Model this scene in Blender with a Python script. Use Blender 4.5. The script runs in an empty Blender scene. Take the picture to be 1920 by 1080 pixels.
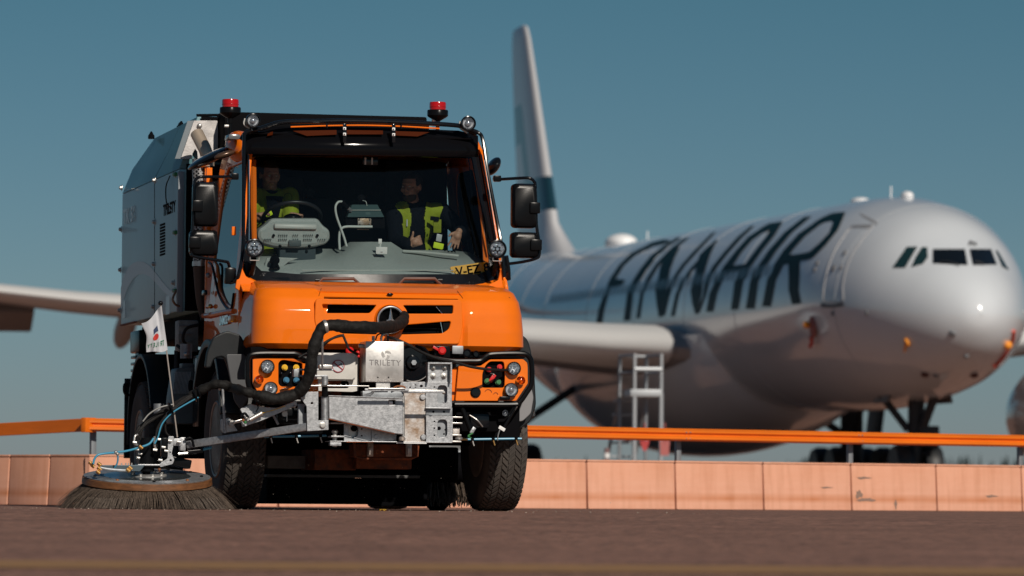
import bpy, bmesh, math, random
from mathutils import Vector, Matrix, Euler
from mathutils.bvhtree import BVHTree
random.seed(7)
R = math.radians
sc = bpy.context.scene
col = sc.collection

# ------------------------------------------------------------------ camera
F = 8635.0                      # focal length in 1920-wide pixels
CAM = Vector((0, 0, .10))
pitch = math.atan((935.4 - 540) / F); roll = .0074
camrot = Matrix.Rotation(math.pi / 2 + pitch, 3, 'X') @ Matrix.Rotation(roll, 3, 'Z')
cd = bpy.data.cameras.new('camera'); cam = bpy.data.objects.new('camera', cd); col.objects.link(cam)
cam.location = CAM; cam.rotation_euler = camrot.to_euler()
cd.sensor_width = 36; cd.lens = 36 * F / 1920; cd.clip_end = 9000; cd.clip_start = .5
cd.dof.use_dof = True; cd.dof.focus_distance = 36.2; cd.dof.aperture_fstop = 3.0
sc.camera = cam

# ------------------------------------------------------------------ light
SUN_EL, SUN_AZ = R(32), R(23)             # sun stands behind the camera, to its right
w = bpy.data.worlds.new('World'); sc.world = w; w.use_nodes = True
nt = w.node_tree; bg = nt.nodes['Background']
sky = nt.nodes.new('ShaderNodeTexSky'); sky.sky_type = 'NISHITA'; sky.sun_disc = False
sky.sun_elevation = SUN_EL
sky.sun_rotation = math.pi - SUN_AZ
sky.air_density = .8; sky.dust_density = .2; sky.ozone_density = 3
mx = nt.nodes.new('ShaderNodeMix'); mx.data_type = 'RGBA'; mx.blend_type = 'MULTIPLY'; mx.inputs[0].default_value = 1
nt.links.new(sky.outputs[0], mx.inputs[6])
wtc = nt.nodes.new('ShaderNodeTexCoord'); wsp = nt.nodes.new('ShaderNodeSeparateXYZ'); wr = nt.nodes.new('ShaderNodeValToRGB')   # graded tint by elevation
nt.links.new(wtc.outputs['Generated'], wsp.inputs[0]); nt.links.new(wsp.outputs['Z'], wr.inputs[0]); nt.links.new(wr.outputs[0], mx.inputs[7])
wr.color_ramp.elements[0].position = 0; wr.color_ramp.elements[0].color = (.50, .53, .66, 1)
wr.color_ramp.elements[1].position = .11; wr.color_ramp.elements[1].color = (.36, .57, .565, 1)
e_ = wr.color_ramp.elements.new(.045); e_.color = (.49, .605, .66, 1)
nt.links.new(mx.outputs[2], bg.inputs[0]); bg.inputs[1].default_value = .05
sd = bpy.data.lights.new('sun', 'SUN'); sun = bpy.data.objects.new('sun', sd); col.objects.link(sun)
sd.energy = 3.6; sd.angle = R(.5); sd.color = (1, .91, .80)
sdir = Vector((math.sin(SUN_AZ) * math.cos(SUN_EL), -math.cos(SUN_AZ) * math.cos(SUN_EL), math.sin(SUN_EL)))
sun.rotation_euler = sdir.to_track_quat('Z', 'Y').to_euler()
sc.view_settings.view_transform = 'Standard'; sc.view_settings.look = 'None'
sc.view_settings.exposure = 0; sc.view_settings.gamma = 1

# ------------------------------------------------------------------ materials
MATS = {}
def mat(name, c, rough=.5, metal=0., var=.0, vscale=8., bump=0., bscale=60., coat=0., c2=None, rvar=0., stretch=None, spec=.5):
    if name in MATS: return MATS[name]
    m = bpy.data.materials.new(name); m.use_nodes = True; MATS[name] = m
    n = m.node_tree; b = n.nodes['Principled BSDF']; L = n.links.new
    b.inputs['Base Color'].default_value = (*c, 1); b.inputs['Roughness'].default_value = rough
    b.inputs['Metallic'].default_value = metal; b.inputs['Coat Weight'].default_value = coat
    b.inputs['Coat Roughness'].default_value = .035; b.inputs['Specular IOR Level'].default_value = spec
    tc = n.nodes.new('ShaderNodeTexCoord'); src = tc.outputs['Object']
    if stretch:
        mp = n.nodes.new('ShaderNodeMapping'); mp.inputs['Scale'].default_value = stretch; L(src, mp.inputs[0]); src = mp.outputs[0]
    if var or c2 or rvar:
        t = n.nodes.new('ShaderNodeTexNoise'); t.inputs['Scale'].default_value = vscale; t.inputs['Detail'].default_value = 7
        t.inputs['Roughness'].default_value = .65; L(src, t.inputs[0])
        if var or c2:
            r = n.nodes.new('ShaderNodeValToRGB'); L(t.outputs[0], r.inputs[0])
            r.color_ramp.elements[0].position = .36; r.color_ramp.elements[1].position = .66
            d = c2 if c2 else tuple(max(0, x * (1 - var)) for x in c)
            e = c if c2 else tuple(min(1, x * (1 + var * .6)) for x in c)
            r.color_ramp.elements[0].color = (*d, 1); r.color_ramp.elements[1].color = (*e, 1)
            L(r.outputs[0], b.inputs['Base Color'])
        if rvar:
            q = n.nodes.new('ShaderNodeMapRange'); q.inputs[3].default_value = max(.02, rough - rvar); q.inputs[4].default_value = min(1, rough + rvar)
            L(t.outputs[0], q.inputs[0]); L(q.outputs[0], b.inputs['Roughness'])
    if bump:
        t = n.nodes.new('ShaderNodeTexNoise'); t.inputs['Scale'].default_value = bscale; t.inputs['Detail'].default_value = 5; L(src, t.inputs[0])
        u = n.nodes.new('ShaderNodeBump'); u.inputs['Strength'].default_value = bump; u.inputs['Distance'].default_value = .01
        L(t.outputs[0], u.inputs['Height']); L(u.outputs[0], b.inputs['Normal'])
    return m

def glass(name, tint, rough=.01, ior=1.5, dust=.0):
    m = bpy.data.materials.new(name); m.use_nodes = True; MATS[name] = m
    n = m.node_tree; n.nodes.clear(); L = n.links.new
    o = n.nodes.new('ShaderNodeOutputMaterial'); t = n.nodes.new('ShaderNodeBsdfTransparent'); t.inputs[0].default_value = (*tint, 1)
    g = n.nodes.new('ShaderNodeBsdfGlossy'); g.inputs['Roughness'].default_value = rough
    f = n.nodes.new('ShaderNodeFresnel'); f.inputs[0].default_value = ior
    x = n.nodes.new('ShaderNodeMixShader'); L(f.outputs[0], x.inputs[0]); L(t.outputs[0], x.inputs[1]); L(g.outputs[0], x.inputs[2])
    out = x
    if dust:
        df = n.nodes.new('ShaderNodeBsdfDiffuse'); df.inputs[0].default_value = (.35, .36, .34, 1)
        tc = n.nodes.new('ShaderNodeTexCoord'); ns = n.nodes.new('ShaderNodeTexNoise'); ns.inputs['Scale'].default_value = 90; ns.inputs['Detail'].default_value = 9
        L(tc.outputs['Object'], ns.inputs[0]); mr = n.nodes.new('ShaderNodeMapRange'); mr.inputs[1].default_value = .45; mr.inputs[2].default_value = .8
        mr.inputs[4].default_value = dust; L(ns.outputs[0], mr.inputs[0])
        y = n.nodes.new('ShaderNodeMixShader'); L(mr.outputs[0], y.inputs[0]); L(x.outputs[0], y.inputs[1]); L(df.outputs[0], y.inputs[2]); out = y
    L(out.outputs[0], o.inputs[0]); return m

orange = mat('orange_paint', (.86, .172, .003), .62, coat=.75, var=.05, vscale=3, rvar=.04, spec=.12)
orange_d = mat('orange_rust_shade', (.26, .055, .008), .7, c2=(.07, .02, .008), vscale=14, bump=.3)  # dark rusty orange, with the shade under the truck put into the colour
blk = mat('black_plastic', (.005, .0055, .0065), .24, rvar=.05, vscale=20, bump=.03, bscale=300, spec=.11)
blkg = mat('black_gloss', (.005, .006, .008), .14, coat=.15, rvar=.05, vscale=6, spec=.25)
blkf = mat('black_powdercoat', (.005, .0055, .0065), .26, spec=.14, rvar=.05, vscale=8)
blkm = mat('black_matt', (.0035, .0035, .0045), .8, bump=.2, bscale=80, spec=.06)
rub = mat('rubber', (.012, .011, .011), .6, spec=.3, var=.5, vscale=10, bump=.3, bscale=140)
rubd = mat('tyre_rubber', (.075, .062, .053), .85, var=.55, vscale=5, bump=.25, bscale=120, c2=(.040, .034, .030))
sleeve = mat('hose_sleeve', (.010, .0095, .009), .7, spec=.25, bump=1.0, bscale=26, var=.6, vscale=30)
steel = mat('galvanised_steel', (.40, .41, .425), .44, .7, var=.26, vscale=38, rvar=.14, bump=.1, bscale=90)
steelr = mat('galvanised_worn', (.56, .55, .54), .46, .6, c2=(.30, .20, .13), vscale=9, rvar=.12, bump=.15, bscale=70)
inox = mat('brushed_inox', (.66, .64, .61), .34, .85, var=.2, vscale=12, rvar=.1, stretch=(1, 1, 3))
alu = mat('grey_alloy', (.30, .32, .34), .5, .6, var=.2, vscale=20)
chrome = mat('chrome', (.85, .86, .88), .08, 1.)
bolt_m = mat('zinc_bolt', (.46, .45, .43), .42, .8)
brass = mat('brass_fitting', (.62, .36, .12), .3, .9)
white = mat('white_paint', (.80, .80, .79), .4, var=.06, vscale=12)
hop = mat('hopper_grey', (.37, .61, .66), .45, coat=.12, var=.05, vscale=2.2, rvar=.06, spec=.3)
hopl = mat('hopper_lid_teal', (.085, .215, .245), .42, coat=.2, var=.12, vscale=2, rvar=.08)
hopw = mat('hopper_wave_decal', (.50, .55, .57), .42, coat=.12, spec=.3)
hopt = mat('decal_pale', (.48, .50, .51), .38, coat=.25, spec=.4)
dash_m = mat('dashboard_grey', (.33, .36, .35), .36, var=.08, vscale=60, bump=.25, bscale=500)
dash_d = mat('dashboard_dark', (.055, .075, .08), .5, bump=.2, bscale=300)
seat_m = mat('seat_cloth', (.010, .011, .014), .9, bump=.4, bscale=200)
interior = mat('cab_lining', (.040, .058, .068), .85, bump=.2, bscale=120)  # teal lifted to carry the hazy reflection of the windscreen in the lining colour
red_m = mat('red_plastic', (.62, .012, .012), .35, coat=.3)
yel_m = mat('yellow_plastic', (.72, .42, .01), .4)
blu_m = mat('blue_plastic', (.03, .16, .28), .4)
grn_m = mat('green_plastic', (.03, .17, .05), .5)
blue_h = mat('blue_hose', (.05, .27, .42), .35, coat=.3)
skin = mat('skin', (.42, .23, .155), .55, var=.12, vscale=30, bump=.1, bscale=300)
hiviz = mat('hiviz_fabric', (.27, .33, .012), .8, var=.12, vscale=12, bump=.6, bscale=22)
navy = mat('navy_fabric', (.0045, .006, .010), .9, spec=.1, bump=.7, bscale=26)
hair_m = mat('hair', (.025, .016, .011), .7, bump=.8, bscale=150)
reflect = mat('reflective_tape', (.45, .47, .48), .35)
wind = glass('windshield_glass', (.66, .72, .72), .0, 1.42, .006)
sideg = glass('side_glass', (.10, .14, .14), .02, 1.75)
lens_m = glass('lamp_lens', (.9, .92, .95), .03, 1.5)
visg = mat('visor_acrylic', (.004, .004, .005), .10, coat=0, spec=.10, rvar=.03, vscale=5)
redlens = mat('beacon_red', (.42, .005, .005), .15, coat=.5)
amber_m = mat('amber_lens', (.80, .30, .03), .15, coat=.8)
bris = mat('bristle_steel', (.16, .118, .088), .6, .1, c2=(.022, .016, .012), vscale=120)
wood = mat('brush_rim_wood', (.17, .07, .025), .5, var=.4, vscale=12, stretch=(1, 1, 4))
plate_y = mat('plate_yellow', (.85, .42, .01), .4)

# ------------------------------------------------------------------ mesh tools
class MB:
    def __init__(s): s.bm = bmesh.new()
    def box(s, c, d, rot=None, taper=None):
        r = bmesh.ops.create_cube(s.bm, size=1)['verts']
        M = Matrix.Translation(c) @ (rot.to_matrix().to_4x4() if rot else Matrix()) @ Matrix.Diagonal((*d, 1))
        if taper:
            for v in r:
                if v.co.z > 0: v.co.x *= taper[0]; v.co.y *= taper[1]
        bmesh.ops.transform(s.bm, matrix=M, verts=r); return s
    def hexa(s, pts):                      # 8 points: front 4 then back 4
        v = [s.bm.verts.new(p) for p in pts]
        for f in ((0,1,2,3),(7,6,5,4),(0,4,5,1),(1,5,6,2),(2,6,7,3),(3,7,4,0)): s.bm.faces.new([v[i] for i in f])
        return s
    def tube(s, pts, r, n=10, smooth=True, closed=False):
        pts = [Vector(p) for p in pts]
        if smooth and len(pts) > 2:
            P = [2*pts[0]-pts[1]] + pts + [2*pts[-1]-pts[-2]]; out = []
            for i in range(1, len(P)-2):
                for k in range(6):
                    t = k/6; a, b, c_, d = P[i-1], P[i], P[i+1], P[i+2]
                    out.append(.5*((2*b)+(c_-a)*t+(2*a-5*b+4*c_-d)*t*t+(3*b-3*c_+d-a)*t**3))
            out.append(pts[-1]); pts = out
        rings = []; N = len(pts); up = None
        for i, p in enumerate(pts):
            t = (pts[min(i+1, N-1)] - pts[max(i-1, 0)]).normalized()
            if up is None:
                up = Vector((0,0,1)) if abs(t.z) < .9 else Vector((0,1,0))
            a = t.cross(up).normalized(); b = a.cross(t).normalized(); up = b
            rr = r(i/(N-1)) if callable(r) else r
            rings.append([s.bm.verts.new(p + rr*(math.cos(6.28318*k/n)*a + math.sin(6.28318*k/n)*b)) for k in range(n)])
        for i in range(N-1):
            for k in range(n): s.bm.faces.new((rings[i][k], rings[i][(k+1)%n], rings[i+1][(k+1)%n], rings[i+1][k]))
        s.bm.faces.new(rings[0][::-1]); s.bm.faces.new(rings[-1]); return s
    def lathe(s, prof, c, axis=(0,-1,0), n=28, sc_=(1,1), cap=(1,1)):   # prof: (radius, height along axis)
        c = Vector(c); ax = Vector(axis).normalized(); q = ax.to_track_quat('Z', 'Y'); rings = []
        for (r, h) in prof:
            rings.append([s.bm.verts.new(c + q @ Vector((r*sc_[0]*math.cos(6.28318*k/n), r*sc_[1]*math.sin(6.28318*k/n), h))) for k in range(n)])
        for i in range(len(rings)-1):
            for k in range(n): s.bm.faces.new((rings[i][k], rings[i][(k+1)%n], rings[i+1][(k+1)%n], rings[i+1][k]))
        if cap[0] and prof[0][0] > 1e-6: s.bm.faces.new(rings[0][::-1])
        if cap[1] and prof[-1][0] > 1e-6: s.bm.faces.new(rings[-1])
        return s
    def cyl(s, a, b, r, n=16): 
        a = Vector(a); b = Vector(b); return s.lathe([(r, 0), (r, (b-a).length)], a, b-a, n)
    def ball(s, c, r, sc_=(1,1,1), rot=None, u=20, v=14):
        q = bmesh.ops.create_uvsphere(s.bm, u_segments=u, v_segments=v, radius=r)['verts']
        M = Matrix.Translation(c) @ (rot.to_matrix().to_4x4() if rot else Matrix()) @ Matrix.Diagonal((*sc_, 1))
        bmesh.ops.transform(s.bm, matrix=M, verts=q); return s
    def prism(s, poly, off):               # closed 3D polygon, extruded by vector off
        off = Vector(off); a = [s.bm.verts.new(p) for p in poly]; b = [s.bm.verts.new(Vector(p)+off) for p in poly]
        n = len(a); s.bm.faces.new(a); s.bm.faces.new(b[::-1])
        for i in range(n): s.bm.faces.new((a[i], b[i], b[(i+1)%n], a[(i+1)%n]))
        return s
    def grid(s, rows):                     # rows of points
        V = [[s.bm.verts.new(p) for p in r] for r in rows]
        for i in range(len(V)-1):
            for j in range(len(V[0])-1): s.bm.faces.new((V[i][j], V[i][j+1], V[i+1][j+1], V[i+1][j]))
        return s
    def build(s, name, m, parent=None, bevel=0, smooth=35, seg=2, solid=0):
        bm = s.bm
        bmesh.ops.remove_doubles(bm, verts=bm.verts, dist=1e-5)
        bmesh.ops.recalc_face_normals(bm, faces=bm.faces)
        me = bpy.data.meshes.new(name); 
        if bevel:
            es = [e for e in bm.edges if len(e.link_faces) == 2 and e.calc_face_angle(0) > R(32)]
            bmesh.ops.bevel(bm, geom=es, offset=bevel, segments=seg, affect='EDGES', profile=.6, clamp_overlap=True)
        bm.to_mesh(me); bm.free()
        return link(name, me, m, parent, smooth, solid)

def link(name, me, m, parent=None, smooth=35, solid=0):
    o = bpy.data.objects.new(name, me); col.objects.link(o)
    me.materials.clear(); me.materials.append(m)
    if solid:
        md = o.modifiers.new('solidify', 'SOLIDIFY'); md.thickness = solid; md.offset = 0
        dg = bpy.context.evaluated_depsgraph_get(); nm = bpy.data.meshes.new_from_object(o.evaluated_get(dg)); o.modifiers.clear(); o.data = nm; me = nm
    if parent: o.parent = parent
    if smooth:
        me.shade_smooth()
        try: me.set_sharp_from_angle(angle=R(smooth))
        except Exception: pass
    return o

def empty(name, loc=(0,0,0), rz=0, parent=None):
    o = bpy.data.objects.new(name, None); col.objects.link(o); o.location = loc; o.rotation_euler = (0,0,rz); o.empty_display_size = .2
    if parent: o.parent = parent
    return o
def tag(o, label=None, cat=None, group=None, kind=None):
    if label: o['label'] = label
    if cat: o['category'] = cat
    if group: o['group'] = group
    if kind: o['kind'] = kind
    return o
def curve_mesh(cu):
    o = bpy.data.objects.new('tmp', cu); col.objects.link(o)
    dg = bpy.context.evaluated_depsgraph_get(); me = bpy.data.meshes.new_from_object(o.evaluated_get(dg))
    bpy.data.objects.remove(o); return me
def plate2d(name, outer, holes, M, thick, m, parent, bev=.002):
    """flat plate with holes: outlines in 2D, M maps (a,b,0) to the parent's space"""
    cu = bpy.data.curves.new(name, 'CURVE'); cu.dimensions = '2D'; cu.fill_mode = 'BOTH'
    for poly in [outer] + list(holes):
        sp = cu.splines.new('POLY'); sp.points.add(len(poly)-1)
        for p, q in zip(sp.points, poly): p.co = (q[0], q[1], 0, 1)
        sp.use_cyclic_u = True
    cu.extrude = max(thick/2 - bev, .0002); cu.bevel_depth = bev; cu.bevel_resolution = 1; cu.offset = -bev
    me = curve_mesh(cu); me.transform(M); me.name = name
    return link(name, me, m, parent, 30)
def rrect(x0, y0, x1, y1, r, n=5):
    r = min(r, abs(x1-x0)/2*.99, abs(y1-y0)/2*.99); x0, x1 = sorted((x0,x1)); y0, y1 = sorted((y0,y1)); o = []
    for cx, cy, a in ((x1-r,y1-r,0),(x0+r,y1-r,90),(x0+r,y0+r,180),(x1-r,y0+r,270)):
        for k in range(n+1): t = R(a+90*k/n); o.append((cx+r*math.cos(t), cy+r*math.sin(t)))
    return o
def circ(x, y, r, n=16): return [(x+r*math.cos(6.28318*k/n), y+r*math.sin(6.28318*k/n)) for k in range(n)]
def rpoly(pts, r, n=4):                    # round the corners of a polygon
    o = []; N = len(pts)
    for i in range(N):
        p = Vector(pts[i]); a = Vector(pts[i-1])-p; b = Vector(pts[(i+1)%N])-p
        k = min(r, a.length*.45, b.length*.45); A = p+a.normalized()*k; B = p+b.normalized()*k
        for j in range(n+1): t = j/n; o.append(tuple((1-t)**2*A+2*t*(1-t)*p+t*t*B))
    return o
def text_mesh(s, size, M, name, m, parent, ext=.001, space=1.0, align='CENTER', bold=0):
    cu = bpy.data.curves.new(name, 'FONT'); cu.body = s; cu.size = size; cu.align_x = align; cu.align_y = 'CENTER'
    cu.extrude = ext; cu.space_character = space; cu.offset = bold
    me = curve_mesh(cu); me.transform(M); return link(name, me, m, parent, 0)

# ------------------------------------------------------------------ surveying helpers: a sight line meets a plane of the truck
PSI = R(13)
TO = Vector((-.949, 36, 0)); TR = Matrix.Rotation(PSI, 3, 'Z'); TRi = TR.inverted()
def ray(px, py): return camrot @ Vector(((px-960)/F, -(py-540)/F, -1))
camL = TRi @ (CAM - TO)
def U(px, py, y):
    d = TRi @ ray(px, py); return camL + d*((y-camL.y)/d.y)
def S(px, py, x):
    d = TRi @ ray(px, py); return camL + d*((x-camL.x)/d.x)
def UX(px, py, y): p = U(px, py, y); return (p.x, p.z)
MF = lambda y: Matrix.Translation((0, y, 0)) @ Matrix.Rotation(math.pi/2, 4, 'X')      # (a,b)->(x,z) facing front
def MS(x): return Matrix.Translation((x,0,0)) @ Matrix(((0,0,1,0),(1,0,0,0),(0,1,0,0),(0,0,0,1)))  # (a,b)->(y,z)
def fplate(name, outer, holes, y, thick, m, parent, bev=.002, rnd=0):
    o = [UX(*p, y) for p in outer]
    if rnd: o = rpoly(o, rnd)
    return plate2d(name, o, [[UX(*p, y) for p in h] if not isinstance(h, tuple) else h[0] for h in holes], MF(y+thick/2), thick, m, parent, bev)
def fbox(mb, x0, y0, x1, y1, y, depth):
    a = U(x0, y0, y); b = U(x1, y1, y)
    mb.box(((a.x+b.x)/2, y+depth/2, (a.z+b.z)/2), (abs(b.x-a.x), depth, abs(a.z-b.z))); return mb

exec_parts = []
# ================================================================== SETTING
asph = mat('asphalt_worn', (.235, .133, .103), .82, c2=(.172, .098, .077), vscale=.9, bump=.35, bscale=70, spec=.3)
n_ = asph.node_tree; b_ = n_.nodes['Principled BSDF']
_ramp = [x for x in n_.nodes if x.type == 'VALTORGB'][0]
_tc = [x for x in n_.nodes if x.type == 'TEX_COORD'][0]
_v = n_.nodes.new('ShaderNodeTexNoise'); _v.inputs['Scale'].default_value = 14; _v.inputs['Detail'].default_value = 6; _v.inputs['Roughness'].default_value = .75
n_.links.new(_tc.outputs['Object'], _v.inputs[0])
_r2 = n_.nodes.new('ShaderNodeValToRGB'); _r2.color_ramp.elements[0].position = .38; _r2.color_ramp.elements[1].position = .70
_r2.color_ramp.elements[0].color = (.50, .50, .50, 1); _r2.color_ramp.elements[1].color = (2.1, 1.95, 1.8, 1)
n_.links.new(_v.outputs[0], _r2.inputs[0])
_m = n_.nodes.new('ShaderNodeMix'); _m.data_type = 'RGBA'; _m.blend_type = 'MULTIPLY'; _m.inputs[0].default_value = 1
n_.links.new(_ramp.outputs[0], _m.inputs[6]); n_.links.new(_r2.outputs[0], _m.inputs[7]); n_.links.new(_m.outputs[2], b_.inputs['Base Color'])

def gz(y):                                 # the apron rises gently to where the sweeper stands
    if y >= 56: return min(.32, (y-56)/24*.32)
    if y >= 34.5: return 0
    if y >= 31: t = (34.5-y); return -.0125*t*t/7
    return -.0125*(1.75 + (31-y))
mb = MB(); ys = [-60, -20, 0, 8, 14, 18, 22, 26, 29] + [30+.5*k for k in range(10)] + [36, 44, 56, 80, 120, 400, 1200, 6000]
rows = []
for y in ys: rows.append([(x, y, gz(y)) for x in (-4000, -600, -60, -20, -6, 0, 6, 20, 60, 600, 4000)])
tag(mb.grid(rows).build('ground', asph, smooth=60), 'brown worn asphalt apron', kind='structure')
line_m = mat('faded_yellow_paint', (.33, .175, .062), .8, c2=(.25, .135, .062), vscale=14)
mb = MB(); mb.grid([[(x, y, gz(y)+.004) for x in (-30, -3, 3, 30)] for y in (17.9, 18.5, 19.05)])
tag(mb.build('painted_line', line_m), 'faded yellow line across the apron', kind='structure')
leafm = mat('dry_leaf', (.62, .36, .03), .6)
p = ray(718, 972); k = (-.02-.10)/p.z
lx, ly = 718, 33.6
q = ray(718, 972); t = 33.9/q.y; P0 = CAM+q*t
mb = MB(); mb.grid([[(P0.x-.025+.017*i, 33.9+.02*j, gz(33.9)+.006+.012*((i+j)%2)) for i in range(4)] for j in range(3)])
tag(mb.build('fallen_leaf', leafm, solid=.001), 'small yellow leaf lying on the asphalt in front of the sweeper', 'leaf')

# low concrete wall of modules, lit run and the short run that turns away at the left
conc = mat('painted_concrete', (.70, .345, .225), .8, c2=(.76, .41, .285), vscale=1.3, bump=.15, bscale=40, stretch=(.6, .6, 2.2))
nc = conc.node_tree; bc = nc.nodes['Principled BSDF']
rp = [x for x in nc.nodes if x.type == 'VALTORGB'][0]; tcc = [x for x in nc.nodes if x.type == 'TEX_COORD'][0]
sep = nc.nodes.new('ShaderNodeSeparateXYZ'); nc.links.new(tcc.outputs['Object'], sep.inputs[0])
wv = nc.nodes.new('ShaderNodeValToRGB'); wv.color_ramp.elements[0].position = 0; wv.color_ramp.elements[0].color = (0, 0, 0, 1)
for pz, v in ((.07, 0), (.12, 1), (.155, .55), (.19, 0)):
    e = wv.color_ramp.elements.new(pz); e.color = (v, v, v, 1)
nc.links.new(sep.outputs['Z'], wv.inputs[0])
ns = nc.nodes.new('ShaderNodeTexNoise'); ns.inputs['Scale'].default_value = 2.4; ns.inputs['Detail'].default_value = 6; nc.links.new(tcc.outputs['Object'], ns.inputs[0])
mm = nc.nodes.new('ShaderNodeMath'); mm.operation = 'MULTIPLY'; nc.links.new(wv.outputs[0], mm.inputs[0]); nc.links.new(ns.outputs[0], mm.inputs[1])
mxc = nc.nodes.new('ShaderNodeMix'); mxc.data_type = 'RGBA'; nc.links.new(mm.outputs[0], mxc.inputs[0]); nc.links.new(rp.outputs[0], mxc.inputs[6]); mxc.inputs[7].default_value = (.50, .155, .04, 1)
nst = nc.nodes.new('ShaderNodeTexNoise'); nst.inputs['Scale'].default_value = 5; nst.inputs['Detail'].default_value = 8
mst = nc.nodes.new('ShaderNodeMapping'); mst.inputs['Scale'].default_value = (2.6, 2.6, .22); nc.links.new(tcc.outputs['Object'], mst.inputs[0])
oi = nc.nodes.new('ShaderNodeObjectInfo'); ov = nc.nodes.new('ShaderNodeVectorMath'); ov.operation = 'ADD'; cx_ = nc.nodes.new('ShaderNodeCombineXYZ'); ms_ = nc.nodes.new('ShaderNodeMath'); ms_.operation = 'MULTIPLY'; ms_.inputs[1].default_value = 40
nc.links.new(oi.outputs['Random'], ms_.inputs[0]); nc.links.new(ms_.outputs[0], cx_.inputs[0]); nc.links.new(mst.outputs[0], ov.inputs[0]); nc.links.new(cx_.outputs[0], ov.inputs[1]); nc.links.new(ov.outputs[0], nst.inputs[0])
rst = nc.nodes.new('ShaderNodeValToRGB'); rst.color_ramp.elements[0].position = .30; rst.color_ramp.elements[0].color = (.90, .86, .82, 1); rst.color_ramp.elements[1].position = .56; rst.color_ramp.elements[1].color = (1, 1, 1, 1)
nc.links.new(nst.outputs[0], rst.inputs[0]); mu = nc.nodes.new('ShaderNodeMix'); mu.data_type = 'RGBA'; mu.blend_type = 'MULTIPLY'; mu.inputs[0].default_value = 1
nc.links.new(mxc.outputs[2], mu.inputs[6]); nc.links.new(rst.outputs[0], mu.inputs[7]); nc.links.new(mu.outputs[2], bc.inputs['Base Color'])
scuff = mat('scuff_grey', (.26, .17, .13), .85)
def at(px, Y, z=0): d = ray(px, 900); X = d.x/d.y*Y; return Vector((X, Y, z))
A = at(165, 47.0); B = at(985, 48.6); Cc = at(1918, 52.2)
L0 = Vector((A.x-4.2, A.y+4.6, 0))
seams = [985-117+0, 1102, 1268, 1433, 1598, 1758, 1918]
def on_line(px):
    d = ray(px, 900); k = d.x/d.y          # intersect sight line x=kY with wall polyline (curve through A,B,C)
    lo, hi = -1.0, 3.0
    def P_(t): 
        return A*(1-t)*(1-t/2)+B*t*(2-t)+Cc*t*(t-1)/2
    for _ in range(60):
        m_ = (lo+hi)/2; p_ = P_(m_)
        if p_.x/p_.y < k: lo = m_
        else: hi = m_
    return P_((lo+hi)/2)
def wall_mod(a, b, label, extra=None, last=False):
    d = (b-a); L = d.length; o = empty('wall_module', a, math.atan2(d.y, d.x))
    tag(o, label, 'concrete wall', 'concrete wall modules behind the sweeper')
    mb = MB(); mb.prism([(.011, 0, 0), (.011, .03, .5), (.011, .19, .5), (.011, .22, 0)], (L-.022, 0, 0)); mb.build('panel', conc, o, bevel=.014)
    MB().box((0, .11, .245), (.05, .12, .49)).build('joint_filler', mat('joint_dark', (.38, .20, .14), .9), o)
    MB().box((L/2, .11, .512), (L-.018, .17, .02)).build('coping', conc, o, bevel=.004)
    if extra:
        for (x, z, w_, h_, rz) in extra:
            mb = MB(); y0 = .03*z/.5-.003
            pts = [(x+w_*math.cos(t)*(1+.35*math.sin(3*t+rz)), y0+.03*h_*math.sin(t)/.5*0-.0, z+h_*math.sin(t)*(1+.4*math.cos(4*t+rz))) for t in [6.283*k/14 for k in range(14)]]
            mb.bm.faces.new([mb.bm.verts.new((p[0], .03*2*p[2]/1.0-.003, p[2])) for p in pts]); mb.build('scuff_mark', scuff, o)
    return o
xs = [165, 345, 522, 698, 868-65+135*0, 935, 1102, 1268, 1433, 1598, 1758, 1918, 2078]
ordn = {0: 'lit wall module beside the corner, left of the sweeper brush', 1: 'wall module behind the brush and the front wheel', 2: 'wall module seen under the middle of the sweeper', 3: 'wall module hidden behind the right half of the sweeper underside',
 4: 'narrow wall module just behind the right front wheel', 5: 'orange-pink wall module right beside the right front wheel', 6: 'clean wall module below the metal steps', 7: 'wall module just right of the metal steps',
 8: 'wall module left of the scuffed one', 9: 'wall module with dark scuffs, below the aircraft nose wheels', 10: 'wall module right of the scuffed one, with a faint grey smudge', 11: 'rightmost wall module, cut by the picture edge'}
for i in range(len(xs)-1):
    ex = None
    if i == 9: ex = [(.17, .36, .10, .012, 1), (.10, .18, .045, .045, 2), (.20, .12, .12, .02, 3), (.62, .07, .02, .045, 0)]
    if i == 8: ex = [(.85, .25, .08, .008, 1)]
    if i == 10: ex = [(.8, .17, .09, .012, 1)]
    wall_mod(on_line(xs[i]), on_line(xs[i+1]), ordn[i], ex)
dl = (L0-A); NL = 9
for i in range(NL):
    a_ = A+dl*(i/NL); b_2 = A+dl*((i+1)/NL)
    names_l = ['shaded wall module next to the wall corner at the left', 'second shaded wall module left of the corner', 'third shaded wall module left of the corner', 'fourth shaded wall module left of the corner', 'shaded wall module near the left picture edge', 'shaded wall module past the left picture edge', 'shaded wall module farthest along the run', 'shaded wall module towards the end of the run', 'last shaded wall module of the run']
    if i < 6: wall_mod(b_2, a_, names_l[i])

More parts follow.
